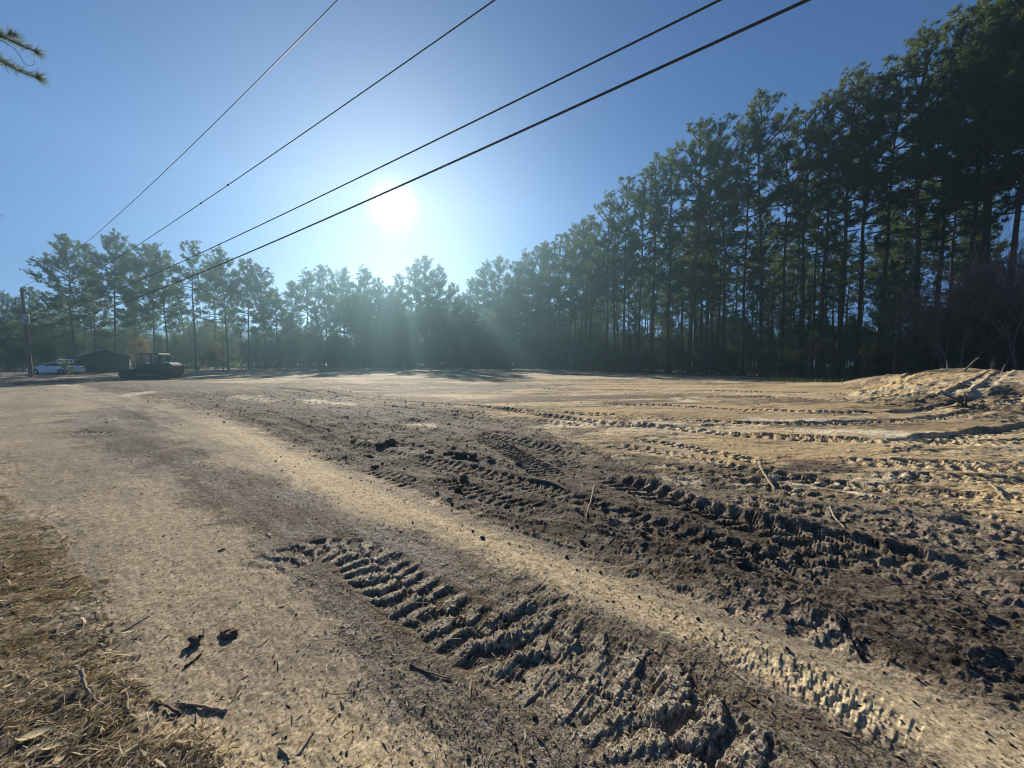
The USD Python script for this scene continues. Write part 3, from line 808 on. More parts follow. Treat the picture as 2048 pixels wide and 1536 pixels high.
n6 = fill(34, left_deep, 3.5, ['oak_a', 'oak_b', 'full_b'], (7, 12), 'bushy green tree low behind the left-hand pines', 'tree', 'bushy trees behind the left-hand pines', 'understorey_tree', seed=10)

left_low = shapely.Polygon([(-118, 78), (-92, 62), (-70, 60), (-52, 68), (-36, 74), (-36, 84), (-70, 80)])
n7 = fill(46, left_low, 2.2, ['oak_a', 'oak_b', 'oak_b'], (5, 10), 'bushy green tree under the left-hand clump of pines', 'tree', 'bushy trees under the left-hand pines', 'understorey_tree', seed=11)
n8 = fill(70, right_deep, 1.5, ['thin_a', 'thin_b'], (11, 17), 'thin young pine among the trunks of the right-hand wood', 'young pine', 'thin young pines in the right-hand wood', 'young_pine', seed=12)
n9 = fill(30, far_deep, 1.8, ['thin_a', 'thin_b'], (10, 16), 'thin young pine among the trunks of the far wood', 'young pine', 'thin young pines in the far wood', 'young_pine', seed=13)


def woodland(name, poly, n, kinds, hs, label, seed):
    """the rest of a wood that reads as one dark mass behind its trees"""
    g = np.random.default_rng(seed)
    pi = UsdGeom.PointInstancer.Define(stage, '/World/' + name)
    tg = []
    for k in kinds:
        o = UsdGeom.Xform.Define(stage, f'/World/{name}/{k}')
        o.GetPrim().GetReferences().AddInternalReference(PROTO[k][0])
        tg.append(o.GetPath())
    x0, y0, x1, y1 = poly.bounds
    P = np.column_stack([g.uniform(x0, x1, n * 6), g.uniform(y0, y1, n * 6)])
    P = P[shapely.contains_xy(poly, P[:, 0], P[:, 1])][:n]
    ki = g.integers(0, len(kinds), len(P))
    H = g.uniform(*hs, len(P)) / np.array([PROTO[k][1] for k in kinds])[ki]
    yaw = g.uniform(0, 6.28, len(P))
    pi.CreatePrototypesRel().SetTargets(tg)
    pi.CreatePositionsAttr(Vt.Vec3fArray.FromNumpy(np.column_stack([P, np.full(len(P), -.05)]).astype(np.float32)))
    pi.CreateOrientationsAttr(Vt.QuathArray([Gf.Quath(float(math.cos(a / 2)), 0, 0, float(math.sin(a / 2))) for a in yaw]))
    pi.CreateScalesAttr(Vt.Vec3fArray.FromNumpy(np.repeat(H[:, None], 3, 1).astype(np.float32) * np.array([1.25, 1.25, 1], np.float32)))
    pi.CreateProtoIndicesAttr(Vt.IntArray.FromNumpy(ki.astype(np.int32)))
    tag(pi, label, 'woodland', kind='stuff')


woodland('right_woodland', shapely.Polygon([(30, 92), (78, 55), (62, 30), (100, 40), (120, 90), (60, 125), (24, 122)]), 260, ['oak_a', 'full_a', 'full_b', 'oak_b'], (5, 11), 'low dark growth filling the depth of the right-hand wood', 14)
woodland('far_woodland', shapely.Polygon([(-95, 118), (-62, 112), (10, 112), (24, 118), (60, 128), (60, 150), (-110, 150)]), 420, ['oak_a', 'full_a', 'oak_b'], (6, 12), 'low dark growth filling the depth of the far wood', 15)
woodland('left_woodland', shapely.Polygon([(-210, 120), (-150, 92), (-110, 86), (-38, 92), (-50, 118), (-90, 150), (-200, 160)]), 330, ['oak_a', 'full_a', 'oak_b'], (6, 11.5), 'low far trees behind the left-hand clump', 16)

# shrubs and bare bushes along the wood's edge
g = np.random.default_rng(21)
line = EDGE.exterior.parallel_offset(0) if False else shapely.LineString([(-60, 108), (-38, 103), (-10, 100), (2, 96), (8.5, 86), (10.5, 76), (12, 66), (14, 58), (16, 52), (21, 42.5), (26.5, 35.5), (29, 30), (30.5, 26), (31, 20)])
k = 0
for s in np.linspace(0, line.length, 70):
    p = line.interpolate(s)
    for dep in (g.uniform(-.6, 1.2), g.uniform(1.5, 5)) if s > 70 else (g.uniform(-.6, 1.2), g.uniform(1, 3), g.uniform(2, 5)):
        x, y = p.x + dep * .8 + g.normal(0, .4), p.y + dep + g.normal(0, .4)
        kind = ['shrub_a', 'shrub_b', 'shrub_a', 'bare_a', 'plum'][g.integers(5)]
        nm, cate = ('bare_bush', 'bush') if kind == 'bare_a' else ('shrub', 'shrub')
        where = 'right-hand wood' if x > 12 else 'far wood'
        what = {'shrub_a': 'tall dark leafy shrub', 'shrub_b': 'low dark leafy shrub', 'bare_a': 'thin bare twiggy bush', 'plum': 'dull plum brown shrub'}[kind]
        plant(kind, nm, x, y, PROTO[kind][1] * g.uniform(.7, 1.25) * ((.75 if dep < 1.3 else 1.1) if s > 70 else 1.6), f'{what} in the shade at the foot of the {where}', cate, (f'{what}es' if what.endswith('bush') else f'{what}s') + f' at the foot of the {where}', g.uniform(.9, 1.4))
for n, (px, Y, H, kind, lab) in enumerate([
        (1880, 27.5, 6.5, 'bare_a', 'bare plum grey bush behind the left end of the berm crest'), (1960, 26.5, 8, 'bare_b', 'large bare bush behind the dead branch on the berm'),
        (2030, 25, 8.5, 'bare_b', 'tall bare bush at the right edge of the picture'), (2080, 24, 7, 'bare_a', 'bare bush cut by the right edge of the picture'),
        (1800, 29, 5.0, 'bare_a', 'small bare bush left of the berm top under the tall pines'), (1990, 27, 11.5, 'bare_b', 'tallest bare tree among the dark pines at far right'), (1915, 26, 9, 'bare_b', 'rounded bare bush behind the highest part of the berm'), (2050, 23.5, 11, 'bare_b', 'bare reddish tree nearest to the right edge')]):
    p = at(px, 740, Y)
    plant(kind, 'bare_bush', p[0], Y, H, lab, 'bush', 'bare bushes behind the berm', 1.1)
for px, Y, H, kind, nm, lab, cate in [
        (128, 45.5, 1.75, 'bright', 'sapling', 'small yellow green sapling in front of the white sedan', 'sapling'),
        (432, 72, 5.2, 'rusty', 'rust_tree', 'small tree with rust orange leaves between the left pines', 'tree'),
        (282, 66, 5.4, 'rusty', 'rust_tree', 'rusty leaved small tree above the digger cab', 'tree'),
        (430, 66, 3.6, 'plum', 'round_shrub', 'round plum grey shrub under the rust orange tree', 'shrub'),
        (375, 70, 3.2, 'shrub_a', 'shrub', 'green shrub just right of the digger', 'shrub'), (405, 75, 3.4, 'bright', 'shrub', 'bright green shrub behind the lone straight pine', 'shrub'),
        (480, 76, 3.2, 'bright', 'shrub', 'pale green shrub right of the rust orange tree', 'shrub'),
        (95, 54, 3.6, 'shrub_a', 'shrub', 'broad green shrub behind the bonnet of the sedan', 'shrub'), (30, 60, 4.2, 'shrub_a', 'shrub', 'broad green shrub behind the rail fence', 'shrub'),
        (70, 62, 4.5, 'shrub_a', 'shrub', 'green shrub behind the utility pole', 'shrub'), (150, 58, 4.6, 'oak_b', 'understorey_tree', 'bushy green tree behind the white wagon', 'tree'),
        (1545, 40.5, 2.8, 'bright', 'sapling', 'lit green leafy sapling before the right-hand wood', 'sapling'), (1235, 56, 3.0, 'bright', 'sapling', 'small light green sapling left in front of the right-hand wood', 'sapling')]:
    p = at(px, 742, Y)
    plant(kind, nm, p[0], Y, H, lab, cate, None, 1.2)

# ------------------------------------------------------------------ pine whose branch hangs into the picture at upper left
root = thing('overhanging_pine', 'pine branch with long needles reaching in at upper left', 'pine tree', (-17, 7.5, 0))
O = np.array([-17, 7.5, 0])
g = np.random.default_rng(77)
wood = [tube(np.array([[0, 0, -.1], [.05, .02, 4], [-.1, .1, 8], [0, .1, 12]]), [.24, .19, .15, .1], 10)]
tp, td = [], []


def sprig(pts, r, needles=True, step=.045):
    P = np.array(pts) - O
    s = np.r_[0, np.cumsum(np.linalg.norm(np.diff(P, axis=0), axis=1))]
    cs = CubicSpline(s, P)
    b = cs(np.linspace(0, s[-1], 24))
    wood.append(tube(b, np.linspace(r, r * .4, 24), 6))
    if needles:
        for q in np.arange(s[-1] * .25, s[-1], step):
            d = cs(q, 1)
            tp.append(cs(q))
            td.append(d / np.linalg.norm(d))
        for _ in range(6):
            tp.append(b[-1])
            td.append((b[-1] - b[-3]) / np.linalg.norm(b[-1] - b[-3]))


j0 = at(-420, 30, 7.5)
wood.append(tube(np.array([[0, .1, 8.2], (j0 - O) * .5 + np.array([0, .05, 4.2]), j0 - O]), [.07, .05, .04], 7))
sprig([j0, at(-180, 25, 7.8), at(-40, 55, 8), at(30, 85, 8), at(72, 104, 8.1)], .022)
sprig([at(-180, 25, 7.8), at(-60, 80, 7.6), at(-5, 115, 7.6), at(35, 140, 7.6), at(75, 155, 7.7)], .016)
sprig([at(-20, 62, 8), at(15, 88, 7.9), at(40, 112, 7.9), at(50, 128, 7.9), at(66, 130, 7.9), at(69, 122, 7.9)], .008, False)
sprig([at(-60, 80, 7.6), at(-30, 120, 7.5), at(5, 118, 7.5), at(12, 134, 7.5), at(17, 146, 7.5)], .009, False)
sprig([at(-40, 55, 8), at(5, 72, 8.1), at(25, 70, 8.1)], .01)
v, f = blades(np.array(tp), np.array(td), 16, .19, .008, g, .75)
part('trunk', cat(wood), M['bark'], root, True)
part('needles', (v, f), M['needle_near'], root)
tw = [tube([at(-120, 480, 9) - O, at(-40, 455, 9) - O, at(8, 428, 9) - O], [.008, .006, .003], 4), tube([at(-60, 460, 9) - O, at(-10, 440, 9) - O, at(14, 434, 9) - O], [.006, .004, .002], 4)]
part('twig', cat(tw), M['twig'], root)

# ------------------------------------------------------------------ utility pole and wires
pb = np.array([*gp(62, 753)])
pole = thing('utility_pole', 'wooden utility pole with grey transformer at far left', 'utility pole', (pb[0], pb[1], 0))
PH = 8.9
part('shaft', tube([[0, 0, -.3], [-.12, 0, PH * .5], [-.3, 0, PH]], [.17, .145, .115], 12), M['pole'], pole, True)
tc_ = trimesh.creation.revolve(np.array([[0, 0], [.24, 0], [.26, .05], [.26, .85], [.29, .88], [.29, .93], [.2, 1.0], [0, 1.02]]), sections=20)
tc_.apply_translation([.16, -.22, 5.35])
tr = part('transformer', tc_, M['grey_metal'], pole, True)
part('bushing', cyl([.1, -.22, 6.36], [.08, -.24, 6.6], .045, 8), M['ceramic'], tr)
part('bushing', cyl([.24, -.22, 6.36], [.27, -.24, 6.6], .045, 8), M['ceramic'], tr)
for bb in ((-1.05, -.2, -.03, .03, 7.62, 7.7), (-.2, .1, -.1, .1, 6.1, 6.2), (-.95, -.2, -.03, .03, 5.75, 5.82)):
    part('bracket', box(*bb), M['grey_metal'], pole)
part('fuse_cutout', cat([cyl([-1.1, 0, 7.35], [-1.0, 0, 8.0], .05, 8), cyl([-.98, 0, 8.0], [-.75, 0, 7.95], .03, 6), cyl([-1.1, 0, 7.35], [-.86, 0, 7.42], .03, 6)]), M['ceramic'], pole)
for p in ([-.3, 0, PH], [-.95, 0, 5.82], [-.28, 0, 6.6]):
    m = trimesh.creation.revolve(np.array([[0, 0], [.05, 0], [.09, .06], [.05, .1], [.08, .15], [.03, .22], [0, .23]]), sections=10)
    m.apply_translation(p)
    part('insulator', m, M['ceramic'], pole, True)
part('drop_lead', tube([[.08, -.24, 6.6], [-.1, -.3, 7.0], [-.9, -.05, 7.4]], [.012] * 3, 5), M['wire'], pole)


def wire(name, pts, r, label, extra=None, cate='power line'):
    P = np.array(pts)
    s = np.r_[0, np.cumsum(np.linalg.norm(np.diff(P[:, :2], axis=0), axis=1))]
    c = CubicSpline(s, P)(np.linspace(0, s[-1], 90)) if len(P) > 2 else P
    o = thing(name, label, cate, tuple(c[0]))
    part('cable', tube(c - c[0], np.full(len(c), r), 8), M['wire'], o, True)
    for e in extra or ():
        m = trimesh.creation.icosphere(1, .05)
        m.apply_scale([1.6, 1, 1])
        m.apply_translation(np.array(e) - c[0])
        part('splice', m, M['wire'], o, True)
    return c


def on_plane(px, py):
    """where the sight line through a pixel crosses the vertical plane of the wires"""
    u, f, w = ray(px, py)
    k = (PX - KX * PY) / (u - KX * f)
    return np.array([u * k, f * k, EYE + w * k])


PX, PY = pb[0] - .3, pb[1]
far_pt = np.array([34.0, -16.0])
KX = (PX - far_pt[0]) / (PY - far_pt[1])
for (a, b, ztop, r, lab) in [((675, 0), (175, 483), PH + .2, .011, 'uppermost thin power line, steepest of the four across the sky'),
                             ((985, 3), (268, 495), 6.8, .012, 'second thin power line with two small splices'),
                             ((1440, 0), (408, 503), 5.6, .0135, 'third power line, thinner of the close pair passing over the sun'),
                             ((1615, 0), (462, 520), 5.0, .0175, 'thickest lowest cable passing straight across the sun')]:
    A, B = on_plane(*a), on_plane(*b)
    t = (far_pt[1] - A[1]) / (B[1] - A[1])
    E_ = np.array([*far_pt, A[2] + (B[2] - A[2]) * t * .6 + 0.6])
    S_ = np.array([PX, PY, ztop])
    ex = [on_plane(402, 405), on_plane(456, 368)] if r == .012 else None
    # a hanging curve through the pole and the two seen points
    xs = np.array([np.hypot(*(p[:2] - S_[:2])) for p in (S_, B, A)])
    co = np.polyfit(xs, [S_[2], B[2], A[2]], 2)
    full = np.hypot(*(far_pt - S_[:2]))
    tt = np.linspace(0, 1, 120)
    P = np.stack([S_[0] + (far_pt[0] - S_[0]) * tt, S_[1] + (far_pt[1] - S_[1]) * tt, np.polyval(co, tt * full)], 1)
    o = thing('power_line', lab, 'power line', tuple(P[0]))
    part('cable', tube(P - P[0], np.full(len(P), r), 8), M['wire'], o, True)
    for e in ex or ():
        d = np.hypot(*(e[:2] - S_[:2]))
        m = trimesh.creation.icosphere(1, .032)
        m.apply_translation([e[0] - P[0][0], e[1] - P[0][1], np.polyval(co, d) - P[0][2]])
        part('splice', m, M['wire'], o, True)
q0 = np.array([pb[0] - .95, pb[1], 6.0])
q1 = at(-260, 705, 44)
mid = (q0 + q1) / 2 - [0, 0, .35]
o = thing('service_wire', 'thin service wire running left from the utility pole', 'power line', tuple(q0))
part('cable', tube(CubicSpline([0, .5, 1], np.array([q0, mid, q1]))(np.linspace(0, 1, 30)) - q0, np.full(30, .02), 6), M['wire'], o)

# ------------------------------------------------------------------ vehicles
def profile(pts, y0, y1, taper=0.0, ztap=None):
    """side outline (x, z) drawn out between y0 and y1; above ztap the sides lean in by taper"""
    m = trimesh.creation.extrude_polygon(shapely.Polygon(pts), y1 - y0)
    v = m.vertices.copy()
    v = np.column_stack([v[:, 0], v[:, 2] + y0, v[:, 1]])
    if ztap is not None:
        k = np.clip((v[:, 2] - ztap[0]) / (ztap[1] - ztap[0]), 0, 1)
        v[:, 1] *= 1 - taper * k / ((y1 - y0) / 2)
    m = trimesh.Trimesh(v, m.faces[:, ::-1], process=False)
    m.fix_normals()
    return m


def ring(r, w, cx, cy, cz, n=20):
    m = trimesh.creation.revolve(np.array([[r * .55, -w / 2], [r * .93, -w / 2], [r, -w * .36], [r, w * .36], [r * .93, w / 2], [r * .55, w / 2], [r * .55, -w / 2]]), sections=n)
    m.apply_transform(trimesh.transformations.rotation_matrix(math.pi / 2, [1, 0, 0]))
    m.apply_translation([cx, cy, cz])
    return m


def wheels(o, xs, r, half, w=.21):
    for cx in xs:
        for s in (-1, 1):
            cy = s * (half - w / 2)
            wh = part('wheel', ring(r, w, cx, cy, r), M['rubber'], o, True)
            k = trimesh.creation.cylinder(r * .56, w * .8, sections=16)
            k.apply_transform(trimesh.transformations.rotation_matrix(math.pi / 2, [1, 0, 0]))
            k.apply_translation([cx, cy, r])
            part('rim', k, M['rim'], wh)


def arch(cx, r, n=9):
    a = np.linspace(math.pi, 0, n)
    return [(cx + r * math.cos(t), .33 + r * math.sin(t)) for t in a]


cp = at(113, 747, 47)
car = thing('white_sedan', 'white fastback sedan parked by the drive at far left', 'car', (cp[0], cp[1], 0), math.radians(4))
# nose towards -x
lower = [(-2.42, .36), (-2.4, .62), (-2.2, .76), (-1.2, .93), (-.95, .97), (1.7, 1.0), (2.25, .98), (2.43, .88), (2.45, .45), (2.35, .3)] + arch(1.42, .38)[::-1] + [(.95, .22), (-.95, .22)] + arch(-1.45, .38)[::-1] + [(-1.9, .26)]
part('body', profile(lower, -.91, .91, .06, (.6, 1.0)), M['car'], car, 35)
roof = [(-.98, .96), (-.25, 1.36), (.1, 1.43), (.7, 1.45), (1.25, 1.36), (2.05, 1.04), (1.9, .98)]
part('roof', profile(roof, -.80, .80, .16, (.96, 1.45)), M['car'], car, 35)
for s in (-1, 1):
    yy = sorted((s * .80, s * .812))
    win = profile([(-.68, 1.0), (-.2, 1.29), (.15, 1.36), (.68, 1.375), (1.18, 1.28), (1.55, 1.08), (1.5, 1.0)], *yy)
    v = win.vertices
    v[:, 1] -= s * .16 * np.clip((v[:, 2] - .96) / .49, 0, 1)
    part('side_window', win, M['glass'], car)
part('windscreen', profile([(-1.0, 1.0), (-.27, 1.375), (-.24, 1.36), (-.93, .985)], -.66, .66), M['glass'], car)
part('rear_window', profile([(1.3, 1.365), (2.0, 1.085), (1.97, 1.06), (1.28, 1.345)], -.64, .64), M['glass'], car)
for s in (-1, 1):
    yy = sorted((s * .5, s * .88))
    part('taillight', box(2.37, 2.46, *yy, .74, .9), M['red_lens'], car)
    part('headlight', box(-2.4, -2.2, *yy, .6, .71), M['white_lens'], car)
    part('mirror', box(-.85, -.7, *sorted((s * .9, s * 1.06)), .98, 1.08), M['car'], car)
part('number_plate', box(2.445, 2.47, -.26, .26, .52, .64), M['white_lens'], car)
wheels(car, (-1.45, 1.42), .33, .9)

sp_ = at(150, 745, 53)
suv = thing('white_wagon', 'white wagon with dark windows parked behind the sedan', 'car', (sp_[0], sp_[1], 0), math.radians(-62))
body = [(-2.3, .4), (-2.3, .95), (-1.1, 1.08), (2.3, 1.1), (2.38, .45)] + [(2.2, .3)] + arch(1.45, .4)[::-1] + [(.9, .28), (-.9, .28)] + arch(-1.4, .4)[::-1] + [(-1.9, .32)]
part('body', profile(body, -.93, .93, .04, (.6, 1.1)), M['car'], suv, 35)
part('roof', profile([(-1.15, 1.07), (-.45, 1.72), (-.2, 1.8), (2.0, 1.82), (2.2, 1.72), (2.3, 1.09)], -.84, .84, .1, (1.1, 1.8)), M['car'], suv, 35)
for s in (-1, 1):
    for (a, b) in ((-.6, .2), (.28, 1.15), (1.23, 2.0)):
        yy = sorted((s * .842, s * .855))
        win = box(a, b, *yy, 1.14, 1.62)
        v = win.vertices
        v[:, 1] -= s * .1 * np.clip((v[:, 2] - 1.1) / .7, 0, 1)
        part('side_window', win, M['glass'], suv)
    part('taillight', box(2.28, 2.37, *sorted((s * .72, s * .9)), .85, 1.07), M['red_lens'], suv)
part('rear_window', profile([(2.215, 1.7), (2.3, 1.15), (2.32, 1.15), (2.235, 1.7)], -.66, .66), M['glass'], suv)
wheels(suv, (-1.4, 1.45), .36, .92)

# tracked loader with a blade
dp = at(312, 757, 35.5)
dz = thing('tracked_loader', 'dark tracked loader with cab and front blade parked left of the field', 'digger', (dp[0], dp[1], 0), math.radians(6))
for s in (-1, 1):
    y0, y1 = sorted((s * .55, s * .98))
    belt = shapely.LineString([(-1.15, .36), (1.2, .36)]).buffer(.36, quad_segs=6).union(shapely.Polygon([(.6, .4), (1.35, .75), (1.55, .55), (1.4, .2)]))
    tk = part('crawler_track', profile(list(belt.exterior.coords)[:-1], y0, y1), M['rubber'], dz)
    part('roller_frame', cat([box(-.95, 1.0, y0 - .015 if s < 0 else y1 - .02, y0 + .02 if s < 0 else y1 + .015, .24, .5)]), M['steel'], tk)
    for k in range(14):
        x = -1.3 + k * .2
        part('track_pad', box(x, x + .1, y0 - .01, y1 + .01, .715, .745), M['rubber'], tk)
part('chassis', profile([(-1.3, .45), (-1.35, .8), (-1.0, 1.25), (-.75, 1.3), (1.75, 1.34), (1.85, 1.2), (1.8, .55), (1.4, .4)], -.62, .62), M['machine'], dz, 30)
part('engine_cover', profile([(.75, 1.3), (.78, 1.5), (1.6, 1.45), (1.8, 1.25)], -.58, .58), M['machine'], dz, 30)
cab = part('cab', box(-.77, .78, -.615, .615, 1.22, 1.345), M['machine'], dz)
for px_ in (-.75, .02, .69):
    for s in (-1, 1):
        part('post', box(px_, px_ + .07, *sorted((s * .53, s * .6)), 1.34, 2.21), M['machine'], cab)
part('roof', profile([(-.85, 2.2), (-.8, 2.3), (.75, 2.32), (.85, 2.2)], -.66, .66), M['machine'], cab, 30)
for s in (-1, 1):
    for a, b in ((-.68, .02), (.08, .68)):
        part('window', box(a + .005, b - .005, *sorted((s * .565, s * .575)), 1.345, 2.195), M['pane'], cab)
    part('lift_arm', tube([[1.5, s * .72, 1.35], [.6, s * .74, 1.3], [-.8, s * .74, .95], [-1.75, s * .7, .42]], [.09, .1, .1, .08], 6), M['machine'], dz)
    part('hydraulic_ram', cyl([-.9, s * .5, .95], [-1.7, s * .45, .62], .045, 8), M['rim'], dz)
seat = cat([box(-.25, .25, -.25, .25, 1.34, 1.5), box(.15, .3, -.25, .25, 1.5, 2.0)])
part('seat', seat, M['rubber'], cab)
bl = profile([(-2.05, .05), (-2.2, .3), (-2.18, .6), (-2.0, .85), (-1.94, .85), (-2.08, .6), (-2.08, .3), (-1.95, .05)], -1.15, 1.15)
bld = part('blade', bl, M['steel'], dz, 30)
part('cutting_edge', box(-2.12, -1.98, -1.16, 1.16, .0, .09), M['rim'], bld)
part('exhaust', cyl([1.2, .3, 1.4], [1.2, .3, 2.0], .05, 10), M['steel'], dz)
part('rear_guard', cat([box(1.85, 2.0, -.6, .6, .5, 1.15), box(1.85, 2.12, -.5, -.4, .4, 1.2), box(1.85, 2.12, .4, .5, .4, 1.2)]), M['rust'], dz)
for s in (-1, 1):
    part('work_light', box(-.9, -.84, *sorted((s * .36, s * .5)), 2.12, 2.21), M['white_lens'], dz)

# shed
hp = at(213, 742, 54)
sh = thing('shed', 'low gabled shed with dull green walls behind the digger', 'shed', (hp[0], hp[1], 0), math.radians(44))
part('wall', profile([(-2.3, 0), (-2.3, 2.25), (0, 3.2), (2.3, 2.25), (2.3, 0)], 0, 6), M['siding'], sh)
for s in (-1, 1):
    rf = profile([(0, 3.26), (s * 2.65, 2.16), (s * 2.65, 2.28), (0, 3.38)], -.4, 6.4)
    part('roof_slope', rf, M['roofing'], sh)
    part('barge_board', profile([(s * .02, 3.2), (s * 2.65, 2.1), (s * 2.65, 2.27), (s * .02, 3.37)], -.46, -.41), M['trim'], sh)
for k in range(15):
    x = -2.26 + k * .3
    part('siding_board', box(x, x + .28, -.025, -.002, .02, 2.17 + (2.3 - abs(x + .14)) * .38), M['siding'], sh)
dr = part('door', box(-.6, .5, -.06, -.027, .02, 2.05), M['roofing'], sh)
part('handle', box(.36, .42, -.1, -.062, .95, 1.1), M['rim'], dr)

# rail fence at far left
f0, f1 = at(-60, 738, 58), at(46, 738, 56)
fe = thing('rail_fence', 'low dark rail fence left of the utility pole', 'fence', (f0[0], f0[1], 0), math.atan2(f1[1] - f0[1], f1[0] - f0[0]))
FL = np.hypot(*(f1[:2] - f0[:2]))
for k in range(4):
    x = k * FL / 3
    part('post', box(x - .06, x + .06, -.06, .06, -.1, 1.5), M['fence'], fe)
for z in (.5, .95, 1.35):
    part('rail', box(-.1, FL + .1, -.09, -.062, z, z + .1), M['fence'], fe)

# ------------------------------------------------------------------ loose things on the ground
def scatter(name, protos, mats, P, S, label, cate, tilt=.4, sink=0.0, flat=True):
    """one instancer of many tiny pieces"""
    pi = UsdGeom.PointInstancer.Define(stage, '/World/' + name)
    tg = []
    for k, (m, mt) in enumerate(zip(protos, mats)):
        o = usdkit.mesh(stage, f'/World/{name}/piece_{k:03d}', m, mt)
        tg.append(o.GetPath())
    pi.CreatePrototypesRel().SetTargets(tg)
    n = len(P)
    g = np.random.default_rng(len(name) + n)
    z = ground(P[:, 0], P[:, 1])[0]
    yaw = g.uniform(0, 2 * np.pi, n)
    ax = g.normal(0, 1, (n, 2))
    ax /= np.linalg.norm(ax, axis=1, keepdims=True)
    ta = np.abs(g.normal(0, tilt, n)) / 2
    cy, sy = np.cos(yaw / 2), np.sin(yaw / 2)
    ct, st = np.cos(ta), np.sin(ta)
    # tilt * yaw
    qw = ct * cy
    qx = st * (ax[:, 0] * cy + ax[:, 1] * sy)
    qy = st * (ax[:, 1] * cy - ax[:, 0] * sy)
    qz = ct * sy
    pi.CreatePositionsAttr(Vt.Vec3fArray.FromNumpy(np.column_stack([P, z + sink * S]).astype(np.float32)))
    pi.CreateOrientationsAttr(Vt.QuathArray([Gf.Quath(float(a), float(b), float(c), float(d)) for a, b, c, d in zip(qw, qx, qy, qz)]))
    pi.CreateScalesAttr(Vt.Vec3fArray.FromNumpy(np.repeat(S[:, None], 3, 1).astype(np.float32)))
    pi.CreateProtoIndicesAttr(Vt.IntArray.FromNumpy(g.integers(0, len(protos), n).astype(np.int32)))
    tag(pi, label, cate, kind='stuff')


def lump(seed, sub=1, rough=.35):
    g = np.random.default_rng(seed)
    m = trimesh.creation.icosphere(sub, 1.0)
    v = np.array(m.vertices)
    d = 1 + rough * 2.4 * (meshkit.fbm(v * 1.3 + g.uniform(0, 50, 3), 4, seed) - .5) * (1.6 if sub > 1 else 1)
    m.vertices = v * d[:, None] * np.array([1, g.uniform(.65, .95), g.uniform(.5, .8)])
    return m


def strand(seed, width=.05, curve=.15):
    """a dry blade lying along x, length 1"""
    g = np.random.default_rng(seed)
    x = np.linspace(-.5, .5, 4)
    y = curve * g.normal(0, 1) * (x ** 2 - .1)
    z = .05 + .10 * g.random() * (1 - (2 * x) ** 2) + g.normal(0, .02, 4)
    w = width * np.array([.7, 1, 1, .35]) * .5
    v = np.vstack([np.column_stack([x, y - w, z]), np.column_stack([x, y + w, z + w * .6])])
    f = [[k, k + 1, k + 5] for k in range(3)] + [[k, k + 5, k + 4] for k in range(3)]
    return trimesh.Trimesh(v, f, process=False)


def sample(n, rmin, rmax, want, seed, a0=-57, a1=57, power=1.0):
    """n ground points, denser near the camera, kept with the chance want(weights, x, y)"""
    g = np.random.default_rng(seed)
    r = np.exp(g.uniform(math.log(rmin), math.log(rmax), n)) if power == 1 else rmin + (rmax - rmin) * g.random(n) ** power
    a = np.radians(g.uniform(a0, a1, n))
    x, y = r * np.sin(a), r * np.cos(a)
    w = ground(x, y)[2]
    keep = g.random(n) < want(w, x, y)
    return np.column_stack([x, y])[keep], g


P, g = sample(34000, 1.3, 22, lambda w, x, y: np.clip(w['soil'] * .75 + .05 * w['field'] + .03 * w['grey'] + .002 + .3 * w['road'] * w['edge'], 0, 1), 101)
rr = np.hypot(P[:, 0], P[:, 1])
scatter('soil_crumbs', [lump(1), lump(2), lump(3), lump(4)], [M['clod']] * 4, P, np.clip(g.lognormal(math.log(.0042), .6, len(P)) * (.5 + rr * .13), .0015, .035), 'dark soil crumbs scattered over the ploughed strip', 'soil', .8, .25)
P, g = sample(60000, 1.25, 9, lambda w, x, y: np.clip(w['grey'] * .9 + .16 * w['road'] * (1 - w['litter']), 0, 1), 102)
rr = np.hypot(P[:, 0], P[:, 1])
scatter('sand_grains', [lump(5), lump(6), lump(7)], [M['sandclod']] * 3, P, np.clip(g.lognormal(math.log(.0022), .45, len(P)) * (.6 + rr * .2), .001, .008), 'coarse pale grit loose on the churned part of the drive', 'grit', .8, .3)
P, g = sample(90000, 1.25, 9, lambda w, x, y: np.clip(w['litter'] * 1.0 + .012 * w['road'], 0, 1), 103, -57, 10)
scatter('dry_straw', [strand(k, .06 + .03 * (k % 3)) for k in range(6)], [M['straw']] * 6, P, np.clip(g.lognormal(math.log(.028), .55, len(P)), .01, .11), 'dry straw and grass clippings at the left edge of the drive', 'straw', .35, .0)
P, g = sample(60000, 1.25, 9, lambda w, x, y: np.clip(w['grey'] * .35 * sm(-.2, 1.0, nz(x, y, 6, 0, .5, 2, 13)) + .02 * w['road'] + .25 * w['litter'], 0, 1), 104, -57, 45)
P2, g = sample(16000, 1.25, 8, lambda w, x, y: np.clip(w['litter'] * .9 + .015 * w['road'], 0, 1), 107, -57, 10)
scatter('fallen_needles', [strand(k + 80, .014, .5) for k in range(5)], [M['straw'], M['mulch'], M['straw'], M['stick_dark'], M['straw']], P2, np.clip(g.lognormal(math.log(.10), .4, len(P2)), .04, .24), 'long fallen pine needles tangled over the straw', 'needles', .25, .06)
scatter('bark_mulch', [strand(k + 20, .16 + .05 * (k % 3), .1) for k in range(5)], [M['mulch']] * 5, P, np.clip(g.lognormal(math.log(.02), .5, len(P)), .008, .06), 'reddish brown bark chips trodden into the drive', 'mulch', .5, .0)
P, g = sample(90000, 1.25, 12, lambda w, x, y: np.clip(.55 * w['grey'] + .10 * w['road'] * (1 - w['litter']) + .3 * w['soil'] + .2 * w['field'], 0, 1), 106)
rr = np.hypot(P[:, 0], P[:, 1])
